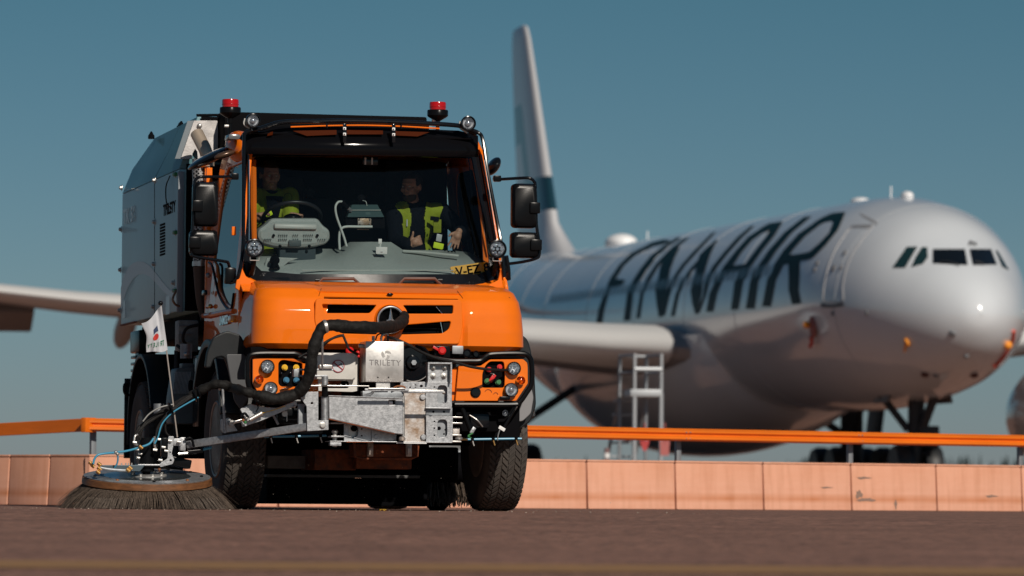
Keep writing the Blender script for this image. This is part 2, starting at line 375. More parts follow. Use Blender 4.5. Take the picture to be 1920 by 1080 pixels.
# guard rail above the wall
railm = mat('rail_orange', (.80, .17, .006), .42, var=.12, vscale=2, rvar=.1, stretch=(.4, .4, 3))
postm = mat('rail_post', (.22, .24, .26), .5, .5)
gr = empty('guard_rail', A); tag(gr, 'orange steel guard rail on grey posts running along the concrete wall', 'guard rail')
def rail(pts, zt, name='rail'):
    mb = MB(); prof = [(0, 0), (-.015, -.012), (-.05, -.022), (-.05, -.045), (-.02, -.058), (-.02, -.074), (-.055, -.088), (-.055, -.115), (-.015, -.128), (0, -.135), (.012, -.13), (.012, -.005)]
    rings = []
    for i, p in enumerate(pts):
        t = (pts[min(i+1, len(pts)-1)]-pts[max(i-1, 0)]).normalized(); nrm = Vector((-t.y, t.x, 0))
        rings.append([mb.bm.verts.new(p-A+nrm*a_+Vector((0, 0, zt[i]+b_))) for a_, b_ in prof])
    for i in range(len(rings)-1):
        for k in range(len(prof)): mb.bm.faces.new((rings[i][k], rings[i][(k+1)%len(prof)], rings[i+1][(k+1)%len(prof)], rings[i+1][k]))
    mb.bm.faces.new(rings[0]); mb.bm.faces.new(rings[-1][::-1]); return mb.build(name, railm, gr, smooth=60)
def zpx(px, py, Y): d = ray(px, py); return CAM.z + d.z/d.y*Y
rp_x = [165, 300, 500, 700, 900, 985, 1100, 1300, 1600, 1920, 2100]; rp_y = [784, 787, 790, 793, 796, 797.5, 800, 804, 810, 816, 820]
rpts = [on_line(x) for x in rp_x]; rz_ = [zpx(x, y, p_.y) for x, y, p_ in zip(rp_x, rp_y, rpts)]
rail(rpts, rz_)
lp = [A+dl*t for t in (0, .15, .3, .45, .7)]
px_of = lambda P_: 960 + F*((camrot.inverted() @ (P_-CAM)).x/-(camrot.inverted() @ (P_-CAM)).z)
zz0 = rz_[0]
rail(lp, [zz0-.0-.16*t for t in (0, .15, .3, .45, .7)])
for px in (182, 560, 920, 1282, 1605, 1925):
    p_ = on_line(px); i = 0
    zt = zpx(px, 785+(px-165)*.0177, p_.y)-.06
    MB().box(tuple(p_-A+Vector((-.06, .15, zt/2))), (.055, .055, zt), Euler((0, 0, .5))).build('post', postm, gr, bevel=.004)
    MB().box(tuple(p_-A+Vector((-.03, .07, zt))), (.05, .05, .06), Euler((0, 0, .5))).build('rail_bracket', postm, gr, bevel=.004)
for t in (.33, .6): 
    p_ = A+dl*t; zt = zz0-.16*t-.06
    MB().box(tuple(p_-A+Vector((.09, .12, zt/2))), (.055, .055, zt), Euler((0, 0, .3))).build('post', postm, gr, bevel=.004)
MB().box(tuple(Vector((0, -.01, zz0-.07))), (.16, .07, .15), Euler((0, 0, .9))).build('corner_joint', railm, gr, bevel=.01)

# far wood on the horizon
treem = mat('conifer_wood', (.030, .050, .052), .95, var=.5, vscale=.05)
mb = MB(); rnd = random.Random(3)
for k in range(1500):
    x = -300+rnd.random()*1100; Y = 1480+rnd.random()*240; h = 8.5+3.5*math.sin(x*.013)+2.5*math.sin(x*.05+1)+rnd.random()*4.2 + max(0, (x-60))*.012
    h = min(h, 16.5)
    r0 = 1.3+rnd.random()*1.5; n = 5
    for (z0, z1, rr) in ((.0, .55, 1.3), (.3, .8, 1.0), (.6, 1.0, .6)):
        a0 = rnd.random()*6; base = [mb.bm.verts.new((x+rr*r0*(.7+.6*rnd.random())*math.cos(a0+6.283*j/n), Y+rr*r0*math.sin(a0+6.283*j/n), h*z0)) for j in range(n)]
        tp = mb.bm.verts.new((x+.3*rnd.random(), Y, h*z1))
        for j in range(n): mb.bm.faces.new((base[j], base[(j+1)%n], tp))
bm_ = mb.bm; me = bpy.data.meshes.new('distant_wood'); bm_.to_mesh(me); bm_.free()
tag(link('distant_wood', me, treem, None, 0), 'dark line of distant conifer forest on the horizon', kind='stuff')
for px in (1282, 1605):
    p_ = on_line(px); q_ = on_line(px+6); d_ = (q_-p_).normalized(); zt = zpx(px, 785+(px-165)*.0177, p_.y)
    for k in range(2):
        for h_ in (.035, .10): MB().ball(tuple(p_-A+d_*(.05*k)+Vector((d_.y, -d_.x, 0))*.047+Vector((0, 0, zt-h_))), .009, u=8, v=6).build('rail_bolt', postm, gr)
exec_parts.append('setting')

# ================================================================== STREET SWEEPER
tk = empty('street_sweeper', TO, PSI)
tag(tk, 'orange cab-over sweeper truck with grey hopper and a round side brush', 'sweeper truck')
LS = -1.075                                 # cab side plane, picture left
# ---- wheels
def make_wheel(x, y, steer=0):
    s = -1 if x < 0 else 1; Rw = .56; W = .33; K = .56/.60
    o = empty('wheel', (x, y, Rw), 0, tk)
    prof = [(.30, -W/2+.02), (.40, -W/2-.005), (.50, -W/2-.01), (.555, -W/2+.01), (.583, -W/2+.035), (.592, -W/4), (.594, 0), (.592, W/4), (.583, W/2-.035), (.555, W/2-.01), (.50, W/2+.01), (.40, W/2+.005), (.30, W/2-.02)]
    prof = [(r_*(K if r_ > .45 else 1), h_) for r_, h_ in prof]
    MBt = MB().lathe(prof, (0, 0, 0), (1, 0, 0), 64)
    n = 62
    for k in range(n):
        for r_i, (cx, sl) in enumerate(((-.130, .8), (-.078, -.8), (-.026, .8), (.026, -.8), (.078, .8), (.130, -.8))):
            a = 6.28318*(k+(.5 if r_i % 2 else 0))/n; hw = .0225; ha = .30*6.28318/n
            vs = []
            for rr in (.590*K, .606*K-.002*abs(cx)/.05):
                for (dx, da) in ((-1, -1), (1, -1), (1, 1), (-1, 1)):
                    an = a+da*ha+dx*sl*6.28318/n*.5; x_ = cx+dx*hw
                    r2 = rr-(.012 if abs(x_) > .145 else 0)
                    vs.append(MBt.bm.verts.new((x_, r2*math.cos(an), r2*math.sin(an))))
            for f in ((4,5,6,7), (0,1,5,4), (1,2,6,5), (2,3,7,6), (3,0,4,7)): MBt.bm.faces.new([vs[i] for i in f])
    bmesh.ops.recalc_face_normals(MBt.bm, faces=MBt.bm.faces)
    me = bpy.data.meshes.new('tyre'); MBt.bm.to_mesh(me); MBt.bm.free(); t = link('tyre', me, rubd, o, 30)
    MBr = MB().lathe([(.31, -.15), (.30, -.16), (.285, -.155), (.275, -.09), (.22, -.06), (.14, -.05), (.13, -.10), (.10, -.11), (.0, -.11)] if s < 0 else [(.31, .15), (.30, .16), (.285, .155), (.275, .09), (.22, .06), (.14, .05), (.13, .10), (.10, .11), (.0, .11)], (0, 0, 0), (1, 0, 0), 40)
    MBr.lathe([(.285, .15*-s), (.29, 0), (.285, .15*s)], (0, 0, 0), (1, 0, 0), 40)
    for k in range(10):
        a = 6.283*k/10; MBr.cyl((s*.05, .175*math.cos(a), .175*math.sin(a)), (s*.085, .175*math.cos(a), .175*math.sin(a)), .016, 6)
    MBr.build('rim', mat('rim_grey', (.30, .24, .20), .45, .3, var=.3, vscale=10), o, smooth=30)
    return o
WHL = [make_wheel(-1.02, 1.20), make_wheel(1.12, 1.25), make_wheel(-1.03, 5.3), make_wheel(1.07, 5.3)]
# ---- chassis, axles, underside
mb = MB(); mb.box((-.42, 3.4, .98), (.12, 6.2, .22)); mb.box((.42, 3.4, .98), (.12, 6.2, .22))
for y in (.5, 2.2, 3.4, 4.6, 6.2): mb.box((0, y, .98), (.8, .1, .18))
mb.cyl((-.9, 1.42, .62), (.95, 1.42, .62), .09); mb.ball((.1, 1.42, .62), .24); mb.cyl((-.9, 5.3, .62), (.95, 5.3, .62), .09); mb.ball((0, 5.3, .62), .24)
mb.build('chassis', blkm, tk, bevel=.01)
mb = MB(); mb.box((0, 2.35, .80), (1.45, .9, .60)); mb.box((-.1, 1.9, .45), (1.3, .25, .22)); mb.box((-.28, 3.0, .21), (1.0, 1.0, .33)); mb.build('gearbox_underside', blkm, tk, bevel=.02)
mb = MB(); a = U(500, 840, 1.0); b = U(880, 940, 1.0)
mb = MB(); fbox(mb, 505, 835, 860, 893, 2.1, .4); mb.build('water_tank_underside', blkm, tk, bevel=.02)
mb = MB(); fbox(mb, 500, 889, 788, 897, 1.55, .25); mb.build('skid_bar', mat('skid_grey', (.10, .10, .10), .6, .3), tk, bevel=.004)
mb = MB(); fbox(mb, 706, 895, 802, 950, 1.8, .4); mb.build('roller_dark_box', blkm, tk, bevel=.02)  # dark box added at the roller, blacks out lit wheel and wall gap
mb = MB(); fbox(mb, 500, 895, 745, 946, 1.8, .5); mb.build('suction_mouth', blkm, tk, bevel=.02)
mb = MB(); fbox(mb, 502, 854, 575, 879, 1.3, .4); mb.build('underside_box', mat('dusty_grey', (.16, .15, .14), .8, var=.3), tk, bevel=.01)
mb = MB(); fbox(mb, 590, 842, 668, 882, .9, .6); fbox(mb, 668, 858, 772, 880, .75, .5); mb.build('front_axle_guard', orange_d, tk, bevel=.01)
mb = MB(); fbox(mb, 665, 832, 783, 858, .35, .25); mb.build('towing_frame', orange_d, tk, bevel=.012)
mb = MB(); mb.tube([U(664, 830, .30), U(666, 856, .30), U(680, 860, .30), U(770, 860, .30), U(782, 855, .30), U(784, 830, .30)], .012, smooth=False); mb.build('towing_frame_edge', orange_d, tk)
for x0 in (690, 762):
    mb = MB(); fbox(mb, x0, 830, x0+10, 856, .28, .05); mb.box(tuple(U(x0+5, 846, .27)), (.03, .03, .06)); mb.build('towing_bracket', steelr, tk, bevel=.003)
# right rear roller brush between the wheels
mb = MB(); rnd = random.Random(5); c = U(850, 925, 2.6)
for k in range(420):
    a_ = rnd.uniform(-2.3, -.8); r_ = .26+rnd.random()*.06; x_ = c.x+rnd.uniform(-.16, .22)
    p = Vector((x_, 2.7+.05*rnd.random(), .34)); q = p+Vector((rnd.uniform(-.05, .05), r_*math.cos(a_)*.6, r_*math.sin(a_)))
    q.z = max(q.z, .02); mb.tube([p, q], .0035, 3, smooth=False)
b = mb.build('roller_bristles', bris, tk, smooth=0)
b['kind'] = 'stuff'
MB().cyl((c.x-.3, 2.7, .36), (c.x+.3, 2.7, .36), .13).build('roller_core', blkm, tk)
# trailing wheel carrier under the middle right
MB().lathe([(.02, -.1), (.2, -.09), (.24, -.05), (.24, .05), (.2, .09), (.02, .1)], tuple(U(820, 905, 2.9)), (1, 0, 0), 32).build('support_wheel', blkm, tk)

# ---- hood (one grid swept round the front corners)
def hood_pt(s, v):
    # s in [-1,1] across (runs round both corners), v in [0,1] from lower lip to windscreen base
    prof = [(0.05, 1.262, 1.06), (0.0, 1.30, 1.09), (-.005, 1.42, 1.085), (.01, 1.55, 1.075), (.045, 1.65, 1.06), (.12, 1.725, 1.035), (.25, 1.765, 1.01), (.45, 1.79, .995), (.74, 1.81, 1.02)]
    t = v*(len(prof)-1); i = min(int(t), len(prof)-2); t -= i
    y0, z, wd = [prof[i][k]*(1-t)+prof[i+1][k]*t for k in range(3)]
    u = abs(s); sg = 1 if s > 0 else -1; cx = .02; yb = .80
    rc = .20                                # corner radius
    flat = wd-rc; tot = flat+rc*math.pi/2+max(.0, yb-y0-rc)
    d = u*tot
    if d < flat: x, y = d, 0
    elif d < flat+rc*math.pi/2: a = (d-flat)/rc; x, y = flat+rc*math.sin(a), rc*(1-math.cos(a))
    else: x, y = wd, rc+(d-flat-rc*math.pi/2)
    y = min(y0+y, yb)
    inn = max(0, min(1, (.60-x)/.035))*(1 if v < .93 else 0)
    y += .022*inn*(1 if z < 1.72 else 0); z2 = z-.016*inn*(1 if z >= 1.70 else 0)
    y += .03*(x/1.0)**2*(1 if u < 1 else 0)*.6 if y < yb-.05 else 0
    return Vector((cx+sg*x, y, z2))
mb = MB(); NS, NV = 96, 40
V = [[mb.bm.verts.new(hood_pt(-1+2*i/NS, j/NV)) for i in range(NS+1)] for j in range(NV+1)]
def in_hole(p): return -.50 < p.x < .56 and 1.335 < p.z < 1.665 and p.y < .3
for j in range(NV):
    for i in range(NS):
        q = (V[j][i], V[j][i+1], V[j+1][i+1], V[j+1][i])
        if not in_hole(sum((v.co for v in q), Vector())/4): mb.bm.faces.new(q)
for v in [v for v in mb.bm.verts if not v.link_faces]: mb.bm.verts.remove(v)
hood = mb.build('hood', orange, tk, solid=.012, smooth=28)
# closing panel between windscreen base and hood sides
# seam lines on the hood
for xs_ in (-.605, .605):
    mb = MB(); mb.tube([Vector((.02+xs_, .030, 1.28)), Vector((.02+xs_, .024, 1.42)), Vector((.02+xs_*.99, .040, 1.56)), Vector((.02+xs_*.96, .072, 1.66)), Vector((.02+xs_*.90, .15, 1.735))], .0022, 5); mb.build('hood_seam', blkm, hood)
for x, z in ((-.63, 1.555), (.66, 1.56)): MB().ball((x, .045, z), .011, (1, .4, 1), u=10, v=8).build('hood_catch', blkm, hood)
MB().ball((.01, .075, 1.695), .026, (1, .35, .45), u=14, v=8).build('hood_badge', blkg, hood)
# grille insert: orange frame with four slots, a ring in the middle
YG = -.012
gp = lambda *pts: [UX(x, y, YG) for x, y in pts]
fr_out = gp((592, 560), (866, 562), (868, 612), (862, 645), (600, 645), (590, 600))
holes = [rpoly(gp((604, 570.5), (706, 572), (700, 580), (693, 587), (610, 587)), .012),
         rpoly(gp((756, 572.5), (850, 572.5), (849, 588), (765, 588), (762, 580)), .012),
         rpoly(gp((762, 609), (800, 606), (846, 602), (842, 617), (830, 625), (752, 627)), .02),
         rpoly(gp((620, 603), (700, 607), (708, 627), (640, 625), (624, 615)), .02)]
gri = plate2d('grille', rpoly(fr_out, .03), holes, MF(YG+.02), .035, orange, tk, .007)
mb = MB(); fbox(mb, 598, 562, 862, 640, .09, .05); mb.build('radiator_core', blkm, gri)
mb = MB()
for k in range(7):
    z = U(700, 572+k*8.5, .04).z; mb.box((.03, .075, z), (.98, .012, .006))
mb.build('grille_bars', blk, gri)
for q0, q1 in (((818, 575), (829, 588)), ((826, 604), (830, 625))): MB().tube([U(*q0, .0), U(*q1, .0)], .004, 6).build('grille_chrome_clip', chrome, gri)
for pts in (((822, 573), (849, 574), (848, 587), (828, 587)), ((830, 606), (846, 603), (841, 617), (832, 624))):
    plate2d('grille_fin', rpoly([UX(x, y, .012) for x, y in pts], .006), [], MF(.022), .02, blk, gri, .002)
# orange blades crossing to the ring
c0 = U(732, 600, -.03)
mb = MB(); mb.lathe([(.122, 0), (.126, .03), (.118, .045), (.108, .03), (.105, 0)], (c0.x, .02, c0.z), (0, -1, 0), 48); mb.build('grille_ring_seat', orange, gri)
mb = MB(); mb.lathe([(.118, .02), (0, .02)], (c0.x, .01, c0.z), (0, -1, 0), 40); mb.build('emblem_back', blkm, gri)
emb = MB()
for k in range(48):
    pass
emb.tube([(c0.x+.102*math.cos(6.28318*k/48), -.045, c0.z+.102*math.sin(6.28318*k/48)) for k in range(49)], .0085, 8, smooth=False)
for k in range(3):
    a = math.pi/2+k*2.0944; tip = Vector((c0.x+.100*math.cos(a), -.045, c0.z+.100*math.sin(a)))
    l = Vector((c0.x+.018*math.cos(a+1.047), -.045, c0.z+.018*math.sin(a+1.047))); r_ = Vector((c0.x+.018*math.cos(a-1.047), -.045, c0.z+.018*math.sin(a-1.047)))
    f_ = Vector((c0.x, -.062, c0.z)); bk = Vector((c0.x, -.035, c0.z)); V_ = [emb.bm.verts.new(p) for p in (tip, l, r_, f_, bk)]
    for f in ((0,1,3), (0,3,2), (0,4,1), (0,2,4)): emb.bm.faces.new([V_[i] for i in f])
emb.build('star_emblem', mat('emblem_silver', (.78, .80, .82), .22, .85), gri, smooth=25)

# ---- windscreen surround (cowl), glass
def WS(px, py, off=0):                      # the raked windscreen plane: y runs from .76 at z 1.80 to 1.10 at z 2.88, bowed
    y = .76
    for _ in range(6):
        p = U(px, py, y); y = .76+(p.z-1.80)*.315+.10*((p.x-.03)/1.0)**2+off
    return U(px, py, y)
def ws_patch(name, quad, m, parent, nx=16, ny=10, off=0, solid=.006):
    (a, b, c_, d) = quad; rows = []
    for j in range(ny+1):
        t = j/ny; row = []
        for i in range(nx+1):
            s_ = i/nx; x = (a[0]*(1-s_)+b[0]*s_)*(1-t)+(d[0]*(1-s_)+c_[0]*s_)*t; y = (a[1]*(1-s_)+b[1]*s_)*(1-t)+(d[1]*(1-s_)+c_[1]*s_)*t
            row.append(WS(x, y, off))
        rows.append(row)
    return MB().grid(rows).build(name, m, parent, solid=solid)
def ws_frame(name, outer, inner, m, parent, off=0, solid=.01, sub=5):
    mb = MB(); N = len(outer); rows = [[], []]
    for i in range(N+1):
        rows[0].append(WS(*outer[i % N], off)); rows[1].append(WS(*inner[i % N], off))
    mid = [(a+b)/2 for a, b in zip(*rows)]
    return mb.grid([rows[0], mid, rows[1]]).build(name, m, parent, solid=solid)
def densify(P_, n=6): return [((P_[i][0]*(n-k)+P_[(i+1) % len(P_)][0]*k)/n, (P_[i][1]*(n-k)+P_[(i+1) % len(P_)][1]*k)/n) for i in range(len(P_)) for k in range(n)]
o_ = densify([(458, 288), (680, 284), (899, 291), (925, 400), (939, 500), (934, 530), (905, 539), (700, 537), (490, 533), (462, 515), (455, 480), (455, 380)])
i_ = densify([(470, 294), (680, 291), (884, 297), (904, 400), (916, 488), (914, 508), (896, 514), (700, 515), (556, 514), (490, 508), (474, 492), (470, 380)])
wf = ws_frame('windshield_frame', o_, i_, blkg, tk)
mb = MB(); ctr = WS(690, 400)
ins = densify([(468, 292), (680, 289), (887, 295), (908, 400), (921, 495), (914, 520), (896, 526), (700, 528), (536, 526), (484, 518), (467, 498), (467, 380)])
rows = [[WS(690+(p[0]-690)*t, 400+(p[1]-400)*t, -.004) for p in ins+ins[:1]] for t in (.02, .2, .4, .6, .8, 1)]
MB().grid(rows).build('windshield', wind, tk, smooth=60)
# lower black scuttle strip behind glass
# ---- cab shell: side panels with door-window openings, roof, back wall, floor
SW = [S(441, 300, LS), S(444, 560, LS)]
def side_plate(name, x, outer, holes, m, parent, thick=.03, r=.03):
    return plate2d(name, rpoly(outer, r), [rpoly(h, .06) for h in holes], MS(x), thick, m, parent, .006)
cabside_out = [(.80, 1.28), (.80, 1.80), (.92, 2.1), (1.12, 2.90), (1.30, 3.02), (2.35, 3.02), (2.52, 2.85), (2.60, 2.2), (2.60, 1.12), (2.25, 1.12), (2.2, 1.3), (1.9, 1.42), (1.2, 1.42), (.95, 1.33)]
win = [(.97, 1.74), (1.08, 2.2), (1.22, 2.72), (1.35, 2.80), (2.1, 2.80), (2.22, 2.65), (2.25, 2.05), (2.05, 2.0), (1.75, 1.78), (1.4, 1.66), (1.1, 1.62)]
cabL = side_plate('cab_side', LS+.02, cabside_out, [win], orange, tk)
cabR = side_plate('cab_side', 1.115, cabside_out, [win], orange, tk)
def tumble(o):
    for v in o.data.vertices:
        if v.co.z > 1.8: v.co.x = .02+(v.co.x-.02)*(1-(v.co.z-1.8)*.11)
tumble(cabL); tumble(cabR)
for x in (LS+.022, 1.112):
    o = plate2d('side_window', rpoly([(y*1.0, z) for y, z in win], .06), [], MS(x), .005, sideg, tk, .001); tumble(o)
roofo = MB()
rows = []
for j in range(9):
    y = 1.12+j*(2.55-1.12)/8; row = []
    for i in range(21):
        s_ = -1+i/10; x = .02+.935*s_; z = 3.075-.12*abs(s_)**4-.10*max(0, (y-2.3)/.25)-.02*((y-1.7)/.8)**2
        row.append((x, y, z))
    rows.append(row)
roofo.grid(rows).build('cab_roof', orange, tk, solid=.03)
MB().box((.02, 2.56, 1.6), (2.1, .05, 1.1)).box((.02, 2.56, 2.55), (1.84, .045, .9)).build('cab_back_wall', interior, tk, bevel=.01)
MB().box((.02, 1.7, 1.27), (2.1, 1.7, .06)).build('cab_floor', interior, tk)
MB().box((.02, 1.87, 3.0), (1.7, 1.2, .05)).build('headlining', interior, tk)
# inner door linings (dark)
for x in (LS+.06, 1.07): plate2d('door_lining', rpoly([(.85, 1.3), (.85, 1.75), (1.0, 1.72), (1.4, 1.60), (1.75, 1.74), (2.05, 1.96), (2.5, 1.96), (2.5, 1.3)], .05), [], MS(x), .03, interior, tk, .004)
# A pillars, orange, just outside the glass edges
def pillar(pts_out, pts_in, m, name='door_pillar', off=.02):
    rows = [[WS(*p, off) for p in pts_out], [WS(*p, off-.012) for p in [((a[0]+b[0])/2, (a[1]+b[1])/2) for a, b in zip(pts_out, pts_in)]], [WS(*p, off) for p in pts_in]]
    return MB().grid(rows).build(name, m, tk, solid=.02)
pillar([(882, 297), (893, 350), (903, 430), (906, 488)], [(906, 300), (918, 360), (932, 430), (944, 520)], orange, off=.018)
pillar([(470, 300), (470, 360), (470, 430), (472, 486)], [(479, 300), (480, 360), (480, 430), (481, 470)], orange, off=.03)
# inner pillar slivers visible through the right of the glass
for a, b in (((863, 300), (870, 336)), ((872, 362), (879, 420))):
    p = U(a[0], a[1], 2.2); q = U(b[0], b[1], 2.2)
    MB().tube([p, q], .014, 8).build('rear_door_pillar', orange, tk)
MB().tube([U(880, 296, 1.6), U(884, 340, 1.6), U(887, 500, 1.6)], .012, 8).build('door_seal', blk, tk)
# ---- cowl: orange panel under the glass and the two side gussets
mb = MB(); rows = []
for t in range(13):
    px = 447+(948-447)*t/12; yb = 1.0
    e = abs(t-6)/6; top = 536-(20 if e > .95 else 6 if e > .8 else 0)+(2 if t > 6 else 0)
    rows.append([WS(px, top-2, .012), WS(px, top+5, -.03), U(px+(8 if e > .9 and t < 6 else -4 if e > .9 else 0), 545+t*.35, .58)])
mb.grid(rows).build('cowl', orange, tk, solid=.01, smooth=60)
for poly in ([(449, 492), (461, 518), (486, 533), (500, 541), (450, 546), (441, 540)], [(939, 502), (934, 525), (905, 540), (900, 543), (935, 552), (944, 546)]):
    plate2d('cowl_corner', rpoly([UX(x, y, .72) for x, y in poly], .01), [], MF(.73), .03, orange, tk, .006)
# windscreen wipers: two low brown-black handles on the scuttle
brn = mat('handle_brown', (.10, .035, .02), .5)
for x0, x1, f in ((591, 677, 1), (744, 829, -1)):
    mb = MB(); A_, B_, C_, D_ = [U(x, y, .66) for x, y in ((x0+4, 533), (x0+14, 522.5), (x1-14, 522.5), (x1-2, 534))]
    mb.tube([A_, B_, C_, D_], .013, 8, smooth=False); h = mb.build('wiper_bracket', brn, tk)
    MB().cyl(U(x0 if f > 0 else x1, 525, .66), U((x0+8) if f > 0 else x1-8, 525, .66), .013, 10).build('wiper_pivot', blkg, h)
    MB().tube([U(x0+12, 531, .69), U(x1-12, 531, .69)], .011, 8, smooth=False).build('wiper_arm', blk, h)

# ---- visor and roof front
VI = empty('sun_visor', (0, 0, 0), 0, tk)
mb = MB(); rows = []
for t in range(25):
    px = 458+(896-458)*t/24; s_ = (t-12)/12
    top = 243+5*s_*.9-3*(1-s_*s_)+(16*max(0, abs(s_)-.85)/.15 if s_ < 0 else 8*max(0, s_-.85)/.15)
    yy = .92+.16*s_*s_
    rows.append([U(px, 291+3*s_, yy-.02), U(px, 282+3*s_, yy-.045), U(px, 262+3*s_, yy-.01), U(px, top, yy+.08)])
mb.grid(rows).build('visor_shell', visg, VI, solid=.012, smooth=60)
# orange glimpses reflected in the visor glass, put on it as dim coloured patches
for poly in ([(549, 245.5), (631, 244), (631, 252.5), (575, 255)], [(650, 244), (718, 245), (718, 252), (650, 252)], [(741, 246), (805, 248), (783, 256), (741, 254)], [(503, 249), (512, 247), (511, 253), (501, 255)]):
    mb = MB(); v_ = [mb.bm.verts.new(U(x, y, .90+.14*(((x-677)/219)**2)+(.02 if y < 250 else -.003))) for x, y in poly]; mb.bm.faces.new(v_); mb.build('visor_reflection', mat('dim_orange', (.060, .011, .002), .4, spec=.1), VI, solid=.004, smooth=0)
mb = MB(); mb.tube([U(545, 238, .95), U(612, 235.8, .94), U(680, 235, .93), U(750, 236.8, .94), U(824, 241, .95)], .0065, 8); mb.build('roof_edge_stripe', orange, tk)
for q in ((613, 236), (752, 237)): MB().box(tuple(U(*q, .93)), (.008, .03, .04)).build('roof_edge_clip', blk, tk)
mb = MB(); mb.tube([U(452, 262, 1.0), U(462, 249, 1.0), U(492, 240, .97), U(530, 229, .95), U(600, 227.5, .93), U(650, 226.5, .92), U(750, 229, .93), U(850, 234.5, .95), U(870, 240, .98), U(893, 252, 1.0)], .019, 10); mb.build('roof_bar', blkg, tk)
mb = MB(); fbox(mb, 470, 246, 885, 262, 1.0, .25); mb.build('roof_front_box', visg, tk, bevel=.02)
for x0 in (646, 738):
    MB().box(tuple(U(x0, 250, .85)), (.028, .02, .15)).build('visor_strap', blkg, VI, bevel=.003)
    for yy in (241, 251.5):
        m_ = MB().box(tuple(U(x0, yy+(x0-646)*.01, .835)), (.024, .012, .022)).build('strap_plate', white, VI, bevel=.002)
        MB().cyl(U(x0, yy+(x0-646)*.01, .830), U(x0, yy+(x0-646)*.01, .820), .005, 8).build('strap_rivet', blk, VI)
# guard bars outside both A pillars
mb = MB(); mb.tube([U(470, 244, .95), U(460, 250, .93), U(457.5, 270, .90), U(456.5, 400, .80), U(455, 470, .74), U(446, 520, .72), U(432, 530, .85)], .0155, 10); mb.tube([U(465.5, 290, .86), U(465, 400, .78), U(464, 462, .72)], .008, 8)
mb.build('guard_bar', blkg, tk)
mb = MB(); mb.tube([U(882, 243, .95), U(897, 249, .93), U(905, 262, .92), U(914, 320, .86), U(933, 420, .78), U(940, 460, .74), U(946, 520, .72)], .0155, 10); mb.tube([U(902, 290, .9), U(915, 360, .82), U(926, 430, .76), U(930, 452, .74)], .008, 8)
mb.build('guard_bar', blkg, tk)
MB().tube([U(467.5, 300, .84), U(467, 455, .74)], .0035, 6, smooth=False).build('guard_bar_glint', chrome, tk)  # bright rod added as the reflection running down the left guard bar
MB().tube([U(908, 300, .86), U(932, 445, .73)], .002, 6, smooth=False).build('guard_bar_glint', alu, tk)  # fainter reflection along the right guard bar, likewise shaped as a rod

# ---- round lamps
def lamp(cx, cy, y, r, kind='led', parent=None, name='headlamp', mm=None):
    c = U(cx, cy, y); o = empty(name, c, 0, parent or tk)
    MB().lathe([(r*.8, -.05), (r, -.03), (r, .012), (r*.93, .018), (r*.87, .010), (r*.86, -.005)], (0, 0, 0), (0, -1, 0), 32, cap=(1, 0)).build('lamp_bezel', blkg if kind != 'amber' else chrome, o)
    MB().lathe([(r*.86, .004), (r*.7, -.012), (r*.4, -.028), (.001, -.032)], (0, 0, 0), (0, -1, 0), 28, cap=(0, 0)).build('reflector', mat('reflector_silver', (.78, .80, .82), .35, .25) if kind != 'amber' else amber_m, o)
    mb = MB()
    if kind == 'led':
        for k in range(7):
            a = 6.283*k/6; q = (0, 0) if k == 6 else (r*.5*math.cos(a), r*.5*math.sin(a))
            mb.lathe([(r*.19, .004), (r*.17, -.006), (.001, -.012)], (q[0], -.002, q[1]), (0, -1, 0), 10)
        for k in range(14):
            a = 6.283*k/14; mb.box((r*.76*math.cos(a), -.004, r*.76*math.sin(a)), (r*.09, .008, r*.09), Euler((0, -a, 0)))
    elif kind == 'proj': mb.ball((0, .002, 0), r*.42, (1, .6, 1), u=16, v=10); mb.lathe([(r*.5, .0), (r*.47, .006), (r*.45, 0)], (0, 0, 0), (0, -1, 0), 24, cap=(0, 0))
    else: mb.ball((0, .004, 0), r*.3, (1, .7, 1), u=12, v=8)
    mb.build('lamp_elements', mat('lamp_element_silver', (.40, .42, .45), .15, .6) if kind != 'amber' else amber_m, o, smooth=20)
    MB().lathe([(r*.9, .006), (r*.75, .015), (r*.4, .021), (.001, .023)], (0, 0, 0), (0, -1, 0), 28, cap=(0, 0)).build('lens', lens_m if kind != 'amber' else glass('amber_glass', (.9, .55, .15), .05) if 'amber_glass' not in MATS else MATS['amber_glass'], o)
    return o
YB = -.02
lamp(501.5, 687.6, YB-.040, .055, 'led'); lamp(486.2, 711.5, YB-.036, .034, 'amber', name='indicator'); lamp(507.5, 728.6, YB-.040, .054, 'proj')
lamp(963.8, 691, YB-.040, .054, 'led'); lamp(976.8, 713.3, YB-.036, .034, 'amber', name='indicator'); lamp(958.7, 731, YB-.040, .055, 'proj')
lamp(947, 774.5, .02, .028, 'proj', name='fog_lamp')
def spot(cx, cy, y, r, kind):
    o = lamp(cx, cy, y, r, kind, name='work_lamp')
    MB().ball((0, .055, 0), r*.96, (1, .62, 1), u=20, v=12).build('lamp_housing', blk, o)
    MB().lathe([(r*1.08, -.02), (r*1.12, 0), (r*1.08, .018), (r*.95, .02)], (0, 0, 0), (0, -1, 0), 32, cap=(0, 0)).build('lamp_ring', blkg, o)
    return o
a = spot(474.5, 226.5, .93, .054, 'proj'); b = spot(878, 231.5, .93, .056, 'proj')
for o, sx in ((a, -1), (b, -1)):
    MB().tube([(sx*.062, .03, .02), (sx*.066, .03, -.03), (0, .03, -.075)], .007, 6).build('lamp_bracket', bolt_m, o)
a = spot(477.5, 465.5, .62, .068, 'led'); b = spot(932.5, 467, .62, .068, 'led')
